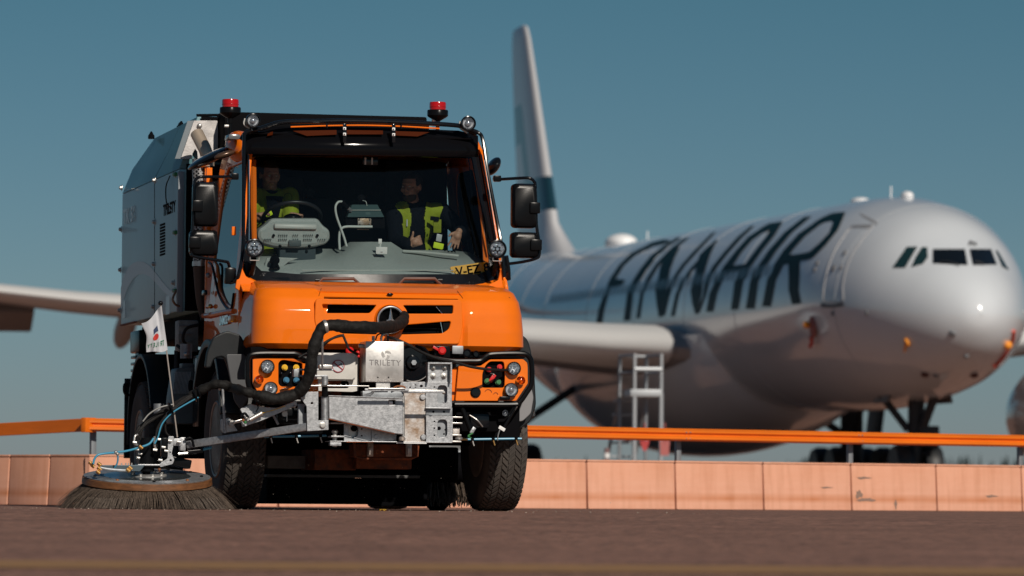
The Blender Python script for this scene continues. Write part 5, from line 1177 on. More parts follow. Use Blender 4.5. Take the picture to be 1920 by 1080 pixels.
# instrument hood over the steering column
plate2d('instrument_cover', rpoly([UX(*p, 1.05) for p in ((483, 430), (497, 421), (508, 410), (514, 408.5), (592, 408.5), (598, 411), (606, 422), (619, 431), (620, 448), (612, 457), (590, 463), (560, 465), (515, 463), (490, 456), (482, 446))], .03), [], MF(1.14), .18, dash_m, tk, .03)
mb = MB(); a = U(514, 421, 1.03); b = U(594, 432, 1.03); mb.box(((a.x+b.x)/2, 1.07, (a.z+b.z)/2), (b.x-a.x, .10, .045), Euler((R(-12), 0, 0))); mb.build('instrument_brow', mat('dash_pale', (.42, .43, .41), .4), tk, bevel=.016)
for row_, y in (((523, 538, 5), (550, 558, 3), (570, 586, 5)), 441), (((496, 508, 5), (523, 537, 5), (550, 558, 3), (570, 584, 5), (597, 609, 4)), 449):
    for x0, x1, nn in row_:
        for k in range(nn): MB().box(tuple(U(x0+(x1-x0)*k/(nn-1), y, 1.036)), (.005, .012, .014)).build('vent_slit', dash_d, tk)
for x in (513, 595): MB().lathe([(.012, 0), (.012, .004)], U(x, 441.5, 1.035), (0, -1, 0), 12).build('cover_screw', blk, tk)
for x in (525, 580): MB().ball(tuple(U(x, 461.5, 1.035)), .013).build('cover_screw', blk, tk)
mb = MB(); mb.box(tuple(U(553, 456, 1.03)), (.10, .015, .05)); mb.build('cover_panel', dash_d, tk, bevel=.004)
mb = MB(); mb.box(tuple(U(552, 475, 1.25)), (.3, .3, .22)); mb.build('steering_column', interior, tk, bevel=.02)
c = U(547, 409, 1.32); Rt = Euler((R(-30), 0, 0)).to_matrix()
mb = MB(); mb.tube([c+Rt @ Vector((.235*math.cos(6.28318*k/40), .235*math.sin(6.28318*k/40), 0)) for k in range(41)], .016, 10, smooth=False)
sw = mb.build('steering_wheel', mat('wheel_leather', (.014, .016, .02), .4), tk, smooth=60)
mb = MB(); mb.tube([c+Rt @ Vector((-.22, .02, 0)), c+Rt @ Vector((0, -.02, -.03)), c+Rt @ Vector((.22, .02, 0))], .018, 8); mb.ball(tuple(c+Rt @ Vector((0, -.03, -.02))), .075, (1, .8, .5)); mb.build('wheel_hub', blk, sw)
# monitor on its arm
MBm = MB(); q = [U(660, 383.5, 1.30), U(708, 383.5, 1.30), U(721, 407, 1.16), U(651, 407, 1.16)]
MBm.hexa([q[0], q[1], q[2], q[3]]+[v+Vector((0, .10, -.0)) for v in q]); mon = MBm.build('monitor', mat('monitor_teal', (.055, .095, .10), .45), tk, bevel=.006)
mb = MB(); fbox(mb, 648, 407, 722, 428, 1.19, .08); mb.build('monitor_body', blkm, mon, bevel=.008)
MB().tube([U(655, 394, 1.22), U(714, 394, 1.22)], .003, 6).build('monitor_edge', MATS['dash_light'], mon)
mb = MB(); fbox(mb, 671, 409.5, 696, 422, 1.165, .012); mb.build('monitor_clamp', steelr, mon, bevel=.002)
mb = MB(); fbox(mb, 670, 429, 692, 431, 1.165, .012); mb.build('monitor_clamp_lower', steelr, mon, bevel=.002)
for x, y in ((674, 411), (694, 411), (675, 420), (693, 420)): MB().ball(tuple(U(x, y, 1.155)), .007, u=8, v=6).build('clamp_screw', bolt_m, mon)
MB().tube([U(698, 425, 1.14), U(670, 425, 1.14), U(650, 425, 1.14), U(641, 428, 1.14), U(637, 436, 1.14), U(636, 450, 1.14), U(637, 468, 1.14)], .010, 8).build('monitor_arm', mat('arm_pale', (.52, .56, .54), .4), mon)
MB().tube([U(641, 378, 1.15), U(634, 379, 1.13), U(629, 388, 1.12), U(631, 405, 1.12), U(639, 428, 1.12), U(645, 445, 1.12), U(650, 462, 1.12)], .009, 8).build('monitor_cable', mat('arm_pale', (.52, .56, .54), .4), mon)
MB().cyl(U(641, 378, 1.15), U(652, 390, 1.17), .018, 12).build('cable_plug', blkm, mon); MB().cyl(U(651, 389, 1.17), U(658, 395, 1.2), .016, 12).build('cable_socket', alu, mon)
MB().ball(tuple(U(677, 373, 1.35)), .035).build('camera_ball', blkm, mon); MB().tube([U(680, 376, 1.3), U(686, 378, 1.28), U(688, 386, 1.28)], .003, 6).build('camera_wire', MATS['arm_pale'], mon)
c = U(515, 488, .93)
MB().lathe([(.038, -.01), (.040, .008), (.025, .02), (0, .022)], c, (0, -1, .2), 24).build('sensor_cup', blkm, db)
MB().lathe([(.045, 0), (.03, .03), (.02, .05)], U(515, 503, .93), (0, 0, 1), 20).build('sensor_base', blkm, db)
# seats
def seat(px, y, back_top, w_=.46, name='cab_seat'):
    c = U(px, back_top, y); mb = MB(); o = empty(name, (c.x, y, 1.3), 0, tk)
    MB().box((0, -.25, .38), (w_, .5, .14)).build('seat_cushion', seat_m, o, bevel=.04)
    MB().box((0, .05, (c.z-1.3+.4)/2), (w_, .12, c.z-1.3-.4), Euler((R(-6), 0, 0))).build('seat_back', seat_m, o, bevel=.05)
    MB().box((0, -.2, .18), (w_*.8, .4, .3)).build('seat_base', blk, o, bevel=.02)
    return o
seat(520, 1.98, 330, .48); seat(600, 2.0, 371, .40); seat(785, 2.0, 300, .52)
MB().ball(tuple(U(580, 361, 1.9)), .045, (1, .6, 1)).build('seat_knob', seat_m, tk)
MB().box(tuple(U(694, 302, 1.05)), (.13, .03, .07)).build('rear_view_mirror', blkg, tk, bevel=.012)
MB().box(tuple(U(685, 302, 1.03)), (.012, .01, .055)).build('mirror_reflection_edge', steelr, tk); MB().box(tuple(U(697.5, 302, 1.03)), (.012, .01, .055)).build('mirror_reflection_edge', steelr, tk)
MB().box((.02, 2.5, 2.72), (1.7, .08, .42)).build('rear_header', blkm, tk, bevel=.02)
# loose things on the dashboard
npo = empty('number_plate', TO+TR @ U(880, 508, .90), PSI); tag(npo, 'yellow number plate lying on the dashboard behind the lower right windscreen corner', 'number plate')
tilt = Euler((R(-6), R(-9), 0)).to_matrix().to_4x4()
plate2d('plate_board', rrect(-.15, -.055, .15, .055, .01), [], tilt @ Matrix.Rotation(math.pi/2, 4, 'X'), .003, plate_y, npo, .0008)
text_mesh('V-EZ 8', .098, tilt @ Matrix.Translation((.028, -.003, .004)) @ Matrix.Rotation(math.pi/2, 4, 'X'), 'plate_characters', blkm, npo, ext=.0006, bold=.002)
text_mesh('KO', .045, tilt @ Matrix.Translation((-.122, -.003, 0)) @ Matrix.Rotation(math.pi/2, 4, 'X') @ Matrix.Rotation(math.pi/2*0, 4, 'Z'), 'plate_side_characters', blkm, npo, ext=.0006)
cd_ = empty('name_badge', TO+TR @ U(715.5, 470, .985), PSI); tag(cd_, 'white name badge on a strap clip standing on the grey dashboard', 'badge')
MB().box((0, 0, .002), (.092, .003, .056), Euler((R(8), 0, 0))).build('badge_card', white, cd_, bevel=.002)
MB().box((-.012, .004, .075), (.028, .003, .04)).build('badge_clip', white, cd_, bevel=.003)
MB().box((-.010, .003, .043), (.014, .003, .04), Euler((0, .1, 0))).build('badge_strap', MATS['arm_pale'], cd_)
for z, w_ in ((.012, .05), (-.010, .02)): MB().box((.0, -.003+z*.1, z+.0), (w_, .001, .004)).build('badge_print', alu, cd_)
exec_parts.append('rear')

# ================================================================== PEOPLE IN THE CAB
def capsule(mb, a, b, ra, rb, n=14):
    a, b = Vector(a), Vector(b); d = b-a; L = max(d.length, 1e-4); pr = []
    for k in range(7): t = -math.pi/2+k*math.pi/12; pr.append((max(1e-4, ra*math.cos(t)), ra*math.sin(t)))
    for k in range(7): t = k*math.pi/12; pr.append((max(1e-4, rb*math.cos(t)), L+rb*math.sin(t)))
    mb.lathe(pr, a, d, n); return mb
def remesh(mb, name, m, parent, vox=.008, it=4):
    bm = mb.bm; bmesh.ops.recalc_face_normals(bm, faces=bm.faces); me = bpy.data.meshes.new(name); bm.to_mesh(me); bm.free()
    o = bpy.data.objects.new(name, me); col.objects.link(o)
    r_ = o.modifiers.new('r', 'REMESH'); r_.mode = 'VOXEL'; r_.voxel_size = vox
    s_ = o.modifiers.new('s', 'SMOOTH'); s_.iterations = it; s_.factor = .5
    dg = bpy.context.evaluated_depsgraph_get(); nm = bpy.data.meshes.new_from_object(o.evaluated_get(dg)); bpy.data.objects.remove(o)
    return link(name, nm, m, parent, 80)
def chain(mb, pts, rs):
    for (a, b), (ra, rb) in zip(zip(pts, pts[1:]), zip(rs, rs[1:])): capsule(mb, a, b, ra, rb)
def head(mb, c, yaw, pitch_=0):
    E_ = (Matrix.Rotation(yaw, 3, 'Z') @ Matrix.Rotation(pitch_, 3, 'X')); q = E_.to_quaternion(); P_ = lambda x, y, z: c+E_ @ Vector((x, y, z))
    def el(x, y, z, r, sx, sy, sz): mb.ball(tuple(P_(x, y, z)), r, (sx, sy, sz), q, u=20, v=14)
    el(0, .012, .03, .092, .84, 1.06, 1.0)          # skull
    el(0, -.022, -.035, .070, .82, .92, 1.05)       # face
    el(0, -.045, -.085, .036, 1.05, .9, .7)         # chin
    el(0, -.082, .032, .040, 1.15, .35, .28)        # brow
    capsule(mb, P_(0, -.088, .018), P_(0, -.108, -.018), .009, .013)   # nose
    for s_ in (-1, 1):
        el(s_*.080, .008, .000, .030, .28, .6, 1.0); el(s_*.040, -.066, -.020, .026, .9, .6, .8); el(s_*.012, -.098, -.022, .009, 1, 1, .8)
    el(0, -.088, -.050, .020, 1.2, .42, .24); el(0, -.085, -.060, .018, 1.1, .42, .26)
    return P_, q
def hand(mb, wrist, palm_dir, normal, side, curls, r=.0088, thumb=None, sc1=1.0):
    """palm_dir: from wrist to knuckles; normal: back of the hand; side: towards the thumb"""
    d = Vector(palm_dir).normalized(); n = Vector(normal).normalized(); t = Vector(side).normalized(); w_ = Vector(wrist)
    pl = .088*sc1
    for k in range(4): capsule(mb, w_+t*(.012-.008*k), w_+d*pl+t*(.030-.0195*k), .017, .0125)
    mb.ball(tuple(w_+d*pl*.55), .036, (1, 1, 1)); 
    for v in mb.bm.verts[-1:] if False else []: pass
    for k, L in enumerate((.072, .080, .074, .058)):
        base = w_+d*pl+t*(.032-.021*k); dirv = (d+t*(1.4-k)*.12).normalized(); c_ = curls[k]; p = base; segs = (.46, .30, .24); pts = [p]
        for j, f in enumerate(segs):
            ang = c_*(.9, 1.25, .8)[j]; dirv = (Matrix.Rotation(ang, 3, n.cross(dirv).normalized() if n.cross(dirv).length > .01 else t) @ dirv)
            p = p+dirv*L*f*sc1; pts.append(p)
        chain(mb, pts, [r*1.08, r, r*.95, r*.82])
    th = thumb or [(.030, .02), (.050, .050), (.052, .085)]
    pts = [w_+d*.018+t*.018]+[w_+d*b_+t*a_ for a_, b_ in th]; chain(mb, pts, [.013, .012, .0105, .009])

def person(label, hp, yaw, pitch_, neck, sh, pelvis, arms, group=None):
    o = empty('person', pelvis, 0); o.location = TO+TR @ Vector(pelvis); o.rotation_euler = (0, 0, PSI)
    tag(o, label, 'person'); off = -Vector(pelvis)
    V_ = lambda p: Vector(p)+off
    mb = MB(); c = V_(hp); hd = head(mb, c, yaw, pitch_)
    capsule(mb, c+Vector((0, .025, -.05)), V_(neck), .056, .060)
    ct = V_(neck)+Vector((0, .01, -.13)); pv = V_(pelvis)
    mb.ball(tuple(ct), .17, (1.02, .66, 1.15)); mb.ball(tuple(ct.lerp(pv, .5)), .16, (.98, .72, 1.3)); mb.ball(tuple(pv), .17, (1.02, .8, .8))
    for s_, A_ in zip(sh, arms): chain(mb, [V_(neck)+Vector((0, .01, -.04)), V_(s_)], [.055, .062]); chain(mb, [V_(s_)]+[V_(q) for q in A_[:2]], [.060, .048, .030])
    for s_ in (-.1, .1):
        chain(mb, [pv+Vector((s_, 0, 0)), pv+Vector((s_*1.3, -.45, .05)), pv+Vector((s_*1.3, -.50, -.36))], [.085, .062, .042])
        capsule(mb, pv+Vector((s_*1.3, -.50, -.37)), pv+Vector((s_*1.3, -.64, -.39)), .04, .032)
    return o, mb, V_, hd, ct, pv

# driver
dh = U(506, 330, 1.62); nk = U(508, 366, 1.66)
L_el, L_wr = U(545, 425, 1.50), U(560, 416, 1.40); R_el, R_wr = U(468, 400, 1.55), U(480, 413, 1.40)
shs = [U(478, 368, 1.66), U(543, 368, 1.66)]
pel = Vector((nk.x, 1.72, 1.80))
o, mb, V_, hd, ct, pv = person('driver in a yellow-green jacket behind the steering wheel', dh, R(6), R(8), nk, shs, pel, [(R_el, R_wr), (L_el, L_wr)])
hand(mb, V_(R_wr), (.15, -.5, .35), (-.3, -.6, .6), (.9, .1, .2), (.9, .9, .9, .9)); hand(mb, V_(L_wr), (-.1, -.5, .4), (.3, -.5, .6), (-.9, .1, .2), (.9, .9, .9, .9))
remesh(mb, 'body', skin, o, .0062, 3)
def torso_shell(name, m, o, ct, pv, neck, shs, V_, grow, arms=None, ay=.66):
    mb = MB(); mb.ball(tuple(ct), .17+grow, (1.02, ay, 1.12)); mb.ball(tuple(ct.lerp(pv, .5)), .16+grow, (.98, .74, 1.3)); mb.ball(tuple(pv), .17+grow, (1.02, .8, .6))
    for i, s_ in enumerate(shs):
        chain(mb, [V_(neck)+Vector((0, .015, -.055)), V_(s_)], [.055+grow, .064+grow])
        if arms: 
            e_, w_ = V_(arms[i][0]), V_(arms[i][1]); chain(mb, [V_(s_), e_, e_.lerp(w_, .88)], [.066+grow, .054+grow, .042+grow])
    return remesh(mb, name, m, o, .008, 4)
jk = torso_shell('jacket', hiviz, o, ct, pv, nk, shs, V_, .014, [(R_el, R_wr), (L_el, L_wr)])
mb = MB(); c = V_(dh)
mb.grid([[V_(nk)+Vector((x*w_, -.172-.02*(1-abs(x))+.03*j, -.02-.11*j)) for x in (-1, -.5, 0, .5, 1)] for j, w_ in ((0, .070), (1, .050), (2, .028), (3, .008))]); mb.build('shirt_front', navy, o, solid=.012)
mb = MB(); mb.lathe([(.075, -.02), (.078, .02), (.070, .045), (.064, .02)], tuple(V_(nk)+Vector((0, .0, .0))), (0, -.15, 1), 24); mb.build('collar', navy, o)
def hair_cap(hd, cfac, name='hair', beard=False, par=None):
    P_, q = hd; mb = MB(); mb.ball(tuple(P_(0, .020, .042)), .096, (.87, 1.05, .98), q, u=28, v=20)
    bm = mb.bm; Pi = q.to_matrix().inverted(); c = P_(0, 0, 0)
    kill = [f for f in bm.faces if (lambda l: (l.y < -.040 and l.z < .070) or l.z < -.02+(0.03 if l.y < .02 else -.02))(Pi @ (f.calc_center_median()-c))]
    bmesh.ops.delete(bm, geom=kill, context='FACES'); return mb.build(name, hair_m, par, smooth=60)
hair_cap(hd, 0, 'hair', par=o)
mb = MB(); P_, q = hd
mb.ball(tuple(P_(-.030, -.0905, .008)), .010, (1, .6, .5), q, u=10, v=8); mb.build('eye', mat('eye_white', (.5, .48, .45), .3), o)
mb = MB(); mb.ball(tuple(P_(.030, -.0905, .008)), .010, (1, .6, .5), q, u=10, v=8); mb.build('eye', MATS['eye_white'], o)
MB().box(tuple(V_(U(500, 402, 1.40))), (.09, .05, .05), Euler((0, -.5, .2))).build('cuff', mat('hiviz_bright', (.62, .80, .02), .7), o, bevel=.015)
MB().tube([V_(U(540+7.5*math.cos(t), 371+9*math.sin(t), 1.50)) for t in [k*.63 for k in range(11)]], .002, 5).build('jacket_badge_ring', navy, o)

# passenger
ph = U(771, 352, 1.60); nk = U(775, 386, 1.66)
shs = [U(738, 398, 1.64), U(828, 396, 1.68)]
R_el, R_wr = U(742, 452, 1.42), U(768, 459, 1.26); L_el, L_wr = U(872, 440, 1.50), U(861, 434, 1.24)
pel = Vector((nk.x, 1.76, 1.78))
o, mb, V_, hd, ct, pv = person('bearded passenger in a yellow hi-vis vest giving a thumbs up', ph, R(-38), R(2), nk, shs, pel, [(R_el, R_wr), (L_el, L_wr)])
# thumbs-up fist and the hand resting on the dashboard
hand(mb, V_(R_wr), (.75, -.3, .35), (-.30, -.8, -.1), (-.35, -.1, .95), (1.5, 1.5, 1.5, 1.45), .0098, thumb=[(.040, .03), (.066, .052), (.085, .060)], sc1=1.0)
hand(mb, V_(L_wr), (-.35, -.12, -.80), (-.1, -.95, .2), (-.75, 0, .35), (.10, .12, .14, .16), .0088, thumb=[(.034, .03), (.056, .050), (.062, .072)], sc1=.92)
remesh(mb, 'body', skin, o, .0058, 3)
sw_ = torso_shell('sweater', navy, o, ct, pv, nk, shs, V_, .010, [(R_el, R_wr), (L_el, L_wr)])
# vest: a slightly larger torso shell, open at the front and at the arms
mb = MB(); mb.ball(tuple(ct), .19, (1.04, .70, 1.14)); mb.ball(tuple(ct.lerp(pv, .5)), .182, (.98, .76, 1.3)); mb.ball(tuple(ct.lerp(pv, .85)), .182, (1.0, .80, 1.0))
for s_ in shs: chain(mb, [V_(nk)+Vector((0, .015, -.055)), V_(s_)+Vector((-.02 if s_.x > nk.x else .02, 0, -.01))], [.075, .085])
vest = remesh(mb, 'vest', hiviz, o, .009, 4)
bm = bmesh.new(); bm.from_mesh(vest.data)
def vk(c):
    l = c-V_(nk); ax = abs(l.x-.022)+(.012 if l.x > .022 else 0); zf = l.z
    if l.y < .03 and ax < .052+max(0, (-.02-zf))*.10 + max(0, zf+.10)*.3: return True
    if ax > .225: return True
    return zf > .03
bmesh.ops.delete(bm, geom=[f for f in bm.faces if vk(f.calc_center_median())], context='FACES'); bm.to_mesh(vest.data); bm.free()
for x0, y0, x1, y1 in ((741, 418, 766, 446), (812, 412, 828, 436)):
    a_ = V_(U((x0+x1)/2, (y0+y1)/2, 1.50)); MB().box(tuple(a_), (.10 if x0 < 760 else .065, .014, .11), Euler((R(4), 0, R(8 if x0 < 760 else -8)))).build('vest_pocket', mat('hiviz_pocket', (.23, .27, .01), .8, bump=.5, bscale=30), o, bevel=.006)
MB().box(tuple(V_(U(815, 410, 1.48))), (.075, .012, .035), Euler((0, .1, 0))).build('vest_radio_flap', navy, o, bevel=.008)
MB().box(tuple(V_(U(763, 418, 1.485))), (.010, .010, .055)).build('pen', reflect, o)
MB().box(tuple(V_(U(823, 446, 1.455))), (.045, .012, .06), Euler((0, .15, 0))).build('reflective_patch', reflect, o, bevel=.003)
MB().box(tuple(V_(U(822, 461, 1.445))), (.085, .012, .05), Euler((0, .2, 0))).build('vest_bright_hem', MATS['hiviz_bright'], o, bevel=.006)
for x, y in ((748, 391), (810, 425), (832, 430), (745, 424)): MB().ball(tuple(V_(U(x, y, 1.478))), .008, u=8, v=6).build('press_stud', navy, o)
hair_cap(hd, 0, 'hair', par=o)
P_, q = hd; mb = MB(); mb.ball(tuple(P_(0, -.030, -.075)), .058, (1.0, .95, .75), q, u=24, v=16); bm = mb.bm; Pi = q.to_matrix().inverted(); c = P_(0, 0, 0)
bmesh.ops.delete(bm, geom=[f for f in bm.faces if (Pi @ (f.calc_center_median()-c)).y > .01 or (Pi @ (f.calc_center_median()-c)).z > -.055], context='FACES'); mb.build('beard', mat('beard', (.07, .045, .03), .8, bump=.8, bscale=160), o)
for s_ in (-1, 1): MB().ball(tuple(P_(s_*.030, -.0905, .008)), .010, (1, .6, .5), q, u=10, v=8).build('eye', MATS['eye_white'], o)
w0 = V_(L_wr); ax = (V_(L_el)-w0).normalized(); MB().lathe([(.036, -.012), (.040, -.008), (.040, .008), (.036, .012)], w0+ax*.022, ax, 20).build('watch', blkg, o)
w1 = V_(R_wr)
exec_parts.append('people')

# ================================================================== AIRLINER
PT = R(10.3); AO = Vector((10.72, 105, 0)); AR = Matrix.Rotation(PT, 3, 'Z')
ap = empty('airliner', AO, PT)
tag(ap, 'large white and grey twin-engine airliner with dark green lettering, parked behind the wall', 'airliner')
apw = mat('airliner_white', (.63, .665, .70), .15, coat=.35, var=.03, vscale=.4, rvar=.05)
apl = mat('airliner_letters', (.003, .022, .028), .55, spec=.12)
apg = mat('airliner_grey', (.30, .30, .31), .38, .2)
apd = mat('airliner_dark', (.012, .014, .016), .5)
apd2 = mat('gear_dark', (.02, .021, .023), .6)
apo = mat('cover_red', (.55, .08, .05), .7)
apo2 = mat('cover_orange', (.85, .30, .03), .6)
edge = mat('bare_leading_edge', (.70, .69, .67), .45, .1)
AC = (AR.inverted() @ (CAM-AO))
def AU(px, py, y): d = AR.inverted() @ ray(px, py); return AC+d*((y-AC.y)/d.y)
# fuselage sections: (station back from nose, centre z, half width, half height up, half height down)
st = [(0, 4.02, .01, .01, .01), (.06, 4.02, .28, .27, .27), (.25, 4.03, .58, .55, .56), (.6, 4.06, .93, .87, .90), (1.1, 4.12, 1.28, 1.20, 1.22), (1.7, 4.20, 1.60, 1.50, 1.50), (2.3, 4.29, 1.86, 1.82, 1.74), (2.9, 4.38, 2.08, 2.14, 1.94), (3.5, 4.46, 2.26, 2.36, 2.12), (4.3, 4.55, 2.45, 2.54, 2.30), (5.3, 4.64, 2.62, 2.66, 2.48), (6.5, 4.71, 2.74, 2.76, 2.64), (8, 4.75, 2.80, 2.81, 2.76), (9.5, 4.77, 2.82, 2.82, 2.81), (12, 4.77, 2.82, 2.82, 2.82), (20, 4.77, 2.82, 2.82, 2.82), (30, 4.77, 2.82, 2.82, 2.82), (40, 4.77, 2.82, 2.82, 2.82), (44, 4.88, 2.76, 2.74, 2.78), (48, 5.25, 2.5, 2.42, 2.5), (52, 5.75, 2.0, 1.98, 2.0), (56, 6.3, 1.35, 1.4, 1.35), (60, 6.85, .7, .8, .7), (62.5, 7.1, .3, .35, .3)]
st = [(u, 4.96+(cz-4.77)*.93+(.0165*(u-9) if u > 9 else .14*max(0, 1-u/5)), w_*.945, a*.93, b*.93) for u, cz, w_, a, b in st]
def sect(u):
    for i in range(len(st)-1):
        if st[i][0] <= u <= st[i+1][0]:
            p0 = st[max(i-1, 0)]; p1 = st[i]; p2 = st[i+1]; p3 = st[min(i+2, len(st)-1)]; h = p2[0]-p1[0]; t = (u-p1[0])/h; o = []
            for k in range(1, 5):
                m1 = (p2[k]-p0[k])/(p2[0]-p0[0]) if i > 0 else (p2[k]-p1[k])/h*1.6; m2 = (p3[k]-p1[k])/(p3[0]-p1[0]) if i < len(st)-2 else 0
                o.append((2*t**3-3*t**2+1)*p1[k]+(t**3-2*t*t+t)*h*m1+(-2*t**3+3*t*t)*p2[k]+(t**3-t*t)*h*m2)
            return o
    return st[-1][1:]
us = [0, .02, .06, .12, .2, .3, .42, .56, .72, .9]+[1.1+.2*k for k in range(30)]+[7.2+.8*k for k in range(46)]+[44.5+1*k for k in range(18)]+[62.5]
mb = MB(); rows = []
for u in us:
    cz, w_, hu, hd_ = sect(u); rows.append([(w_*math.cos(6.28318*k/96), u, cz+(hu if math.sin(6.28318*k/96) > 0 else hd_)*math.sin(6.28318*k/96)) for k in range(96)])
V_ = [[mb.bm.verts.new(p) for p in r] for r in rows]
for a, b in zip(V_, V_[1:]):
    for k in range(96): mb.bm.faces.new((a[k], a[(k+1) % 96], b[(k+1) % 96], b[k]))
mb.bm.faces.new(V_[-1])
bmesh.ops.recalc_face_normals(mb.bm, faces=mb.bm.faces)
BV = BVHTree.FromBMesh(mb.bm)
fus = mb.build('fuselage', apw, ap, smooth=80)
def onf(px, py, off=.012):
    d = (AR.inverted() @ ray(px, py)).normalized(); h = BV.ray_cast(AC, d)
    if h[0] is None: h = BV.find_nearest(AC+d*120)
    return h[0]+h[1]*off
def strip(A_, B_, name, m, off=.012, nx=5, sub=4, par=None):
    """A_, B_: matching polylines (picture points) of the two edges, laid on the fuselage skin"""
    def dens(P_):
        o = []
        for a, b in zip(P_, P_[1:]):
            for k in range(sub): o.append((a[0]+(b[0]-a[0])*k/sub, a[1]+(b[1]-a[1])*k/sub))
        return o+[P_[-1]]
    A_, B_ = dens(A_), dens(B_); rows = [[onf(a[0]+(b[0]-a[0])*i/nx, a[1]+(b[1]-a[1])*i/nx, off) for i in range(nx+1)] for a, b in zip(A_, B_)]
    return MB().grid(rows).build(name, m, par or ap, smooth=60)
# lettering, letter by letter (traced edge pairs, laid on the skin)
Z = lambda L: [(1100+x/3.6, 350+y/3.6) for x, y in L]
def strk(A_, B_): return strip(Z(A_), Z(B_), 'fuselage_letter', apl)
lets = [
 # F
 ([(65,925),(80,830),(120,720),(160,620),(220,530),(300,450),(390,405)], [(105,925),(120,830),(150,720),(198,620),(255,530),(330,462),(400,425)]),
 ([(385,408),(440,378),(520,358),(560,362)], [(405,428),(450,402),(500,392),(560,372)]),
 ([(165,640),(190,622),(262,630)], [(155,682),(185,680),(240,664)]),
 # I
 ([(250,905),(275,720),(310,640),(360,560),(430,470),(520,400),(610,345)], [(295,905),(315,720),(355,640),(412,560),(478,470),(556,400),(640,345)]),
 # N
 ([(335,890),(365,710),(400,630),(470,520),(560,425),(650,355)], [(360,890),(385,720),(425,640),(492,530),(582,430),(700,340)]),
 ([(580,425),(530,470),(500,540),(485,620),(465,700),(472,780),(488,880)], [(632,405),(595,480),(565,560),(548,640),(545,700),(530,780),(512,880)]),
 ([(512,870),(535,760),(560,650),(640,530),(720,440),(845,315)], [(530,870),(560,740),(592,640),(668,530),(750,440),(875,305)]),
 # N
 ([(568,875),(600,730),(640,640),(700,555),(775,470),(860,370)], [(595,875),(625,730),(665,640),(725,560),(800,470),(890,360)]),
 ([(820,405),(765,460),(745,530),(732,610),(702,700),(715,790),(735,862)], [(880,360),(835,460),(808,540),(785,620),(780,700),(762,790),(745,862)]),
 ([(745,855),(785,740),(800,640),(850,540),(930,440),(1020,340),(1105,270)], [(762,855),(805,740),(830,640),(880,545),(960,445),(1050,345),(1135,262)]),
 # A
 ([(808,845),(830,720),(868,640),(925,540),(1010,430),(1090,340),(1180,282)], [(855,845),(882,720),(915,640),(985,540),(1050,440),(1120,360),(1190,310)]),
 ([(975,830),(1000,640),(1060,540),(1140,430),(1215,335),(1240,290)], [(1025,830),(1058,640),(1110,540),(1188,430),(1270,330),(1325,238)]),
 ([(1170,285),(1230,250),(1325,236)], [(1185,312),(1235,296),(1260,288)]),
 ([(950,530),(1010,532),(1085,520)], [(920,590),(1000,575),(1075,570)]),
 # I
 ([(1075,825),(1105,640),(1155,540),(1230,430),(1335,310),(1465,208)], [(1135,825),(1160,640),(1210,540),(1285,430),(1388,310),(1520,200)]),
 # R
 ([(1185,810),(1220,630),(1265,530),(1330,430),(1430,320),(1545,240)], [(1245,810),(1280,630),(1330,530),(1390,430),(1480,330),(1570,262)]),
 ([(1540,240),(1600,205),(1660,180),(1748,172)], [(1565,262),(1610,240),(1650,232),(1672,240)]),
 ([(1748,172),(1725,230),(1700,290),(1620,390),(1530,480)], [(1668,236),(1655,270),(1640,310),(1575,380),(1498,446)]),
 ([(1530,480),(1490,495),(1430,505),(1330,530)], [(1505,440),(1455,452),(1400,460),(1358,462)]),
 ([(1362,500),(1365,600),(1365,700),(1388,795)], [(1440,500),(1438,600),(1432,700),(1450,790)])]
for a, b in lets: strk(a, b)
# cockpit windows
Q = lambda L: [(1520+x/3.6, 350+y/3.6) for x, y in L]
blackg = mat('cockpit_glass', (.006, .008, .010), .08, coat=.5); teal = mat('cockpit_glass_side', (.012, .035, .038), .1, coat=.5)
def pane(A_, B_, m): strip(Q(A_), Q(B_), 'cockpit_pane_seal', apg, .006, 4, 3); return strip(Q(A_), Q(B_), 'cockpit_pane', m, .02, 4, 3)
pane([(555,548),(595,490),(650,410)], [(640,548),(680,480),(722,408)], teal)
pane([(682,545),(715,470),(752,412)], [(760,522),(792,480),(788,412)], teal)
pane([(826,520),(826,425)], [(1060,532),(1040,425)], blackg)
pane([(1095,532),(1072,425)], [(1255,528),(1215,425)], blackg)
pane([(1290,540),(1245,430)], [(1335,566),(1262,440)], teal)
for (x0, y0, x1, y1) in ((880, 516, 1005, 540), (1105, 520, 1165, 536)): MB().tube([onf(*Q([(x0, y0)])[0], .05), onf(*Q([((x0+x1)/2, y0+6)])[0], .06), onf(*Q([(x1, y1)])[0], .05)], .018, 6).build('cockpit_wiper', apd, ap)
reg = mat('registration_grey', (.10, .10, .11), .5)
for L in ([(1068, 400), (1072, 372), (1085, 372), (1080, 388)], [(1092, 402), (1096, 375), (1106, 395), (1112, 378), (1116, 402)]): MB().tube([onf(*q, .015) for q in Q(L)], .016, 5, smooth=False).build('registration_mark', reg, ap)
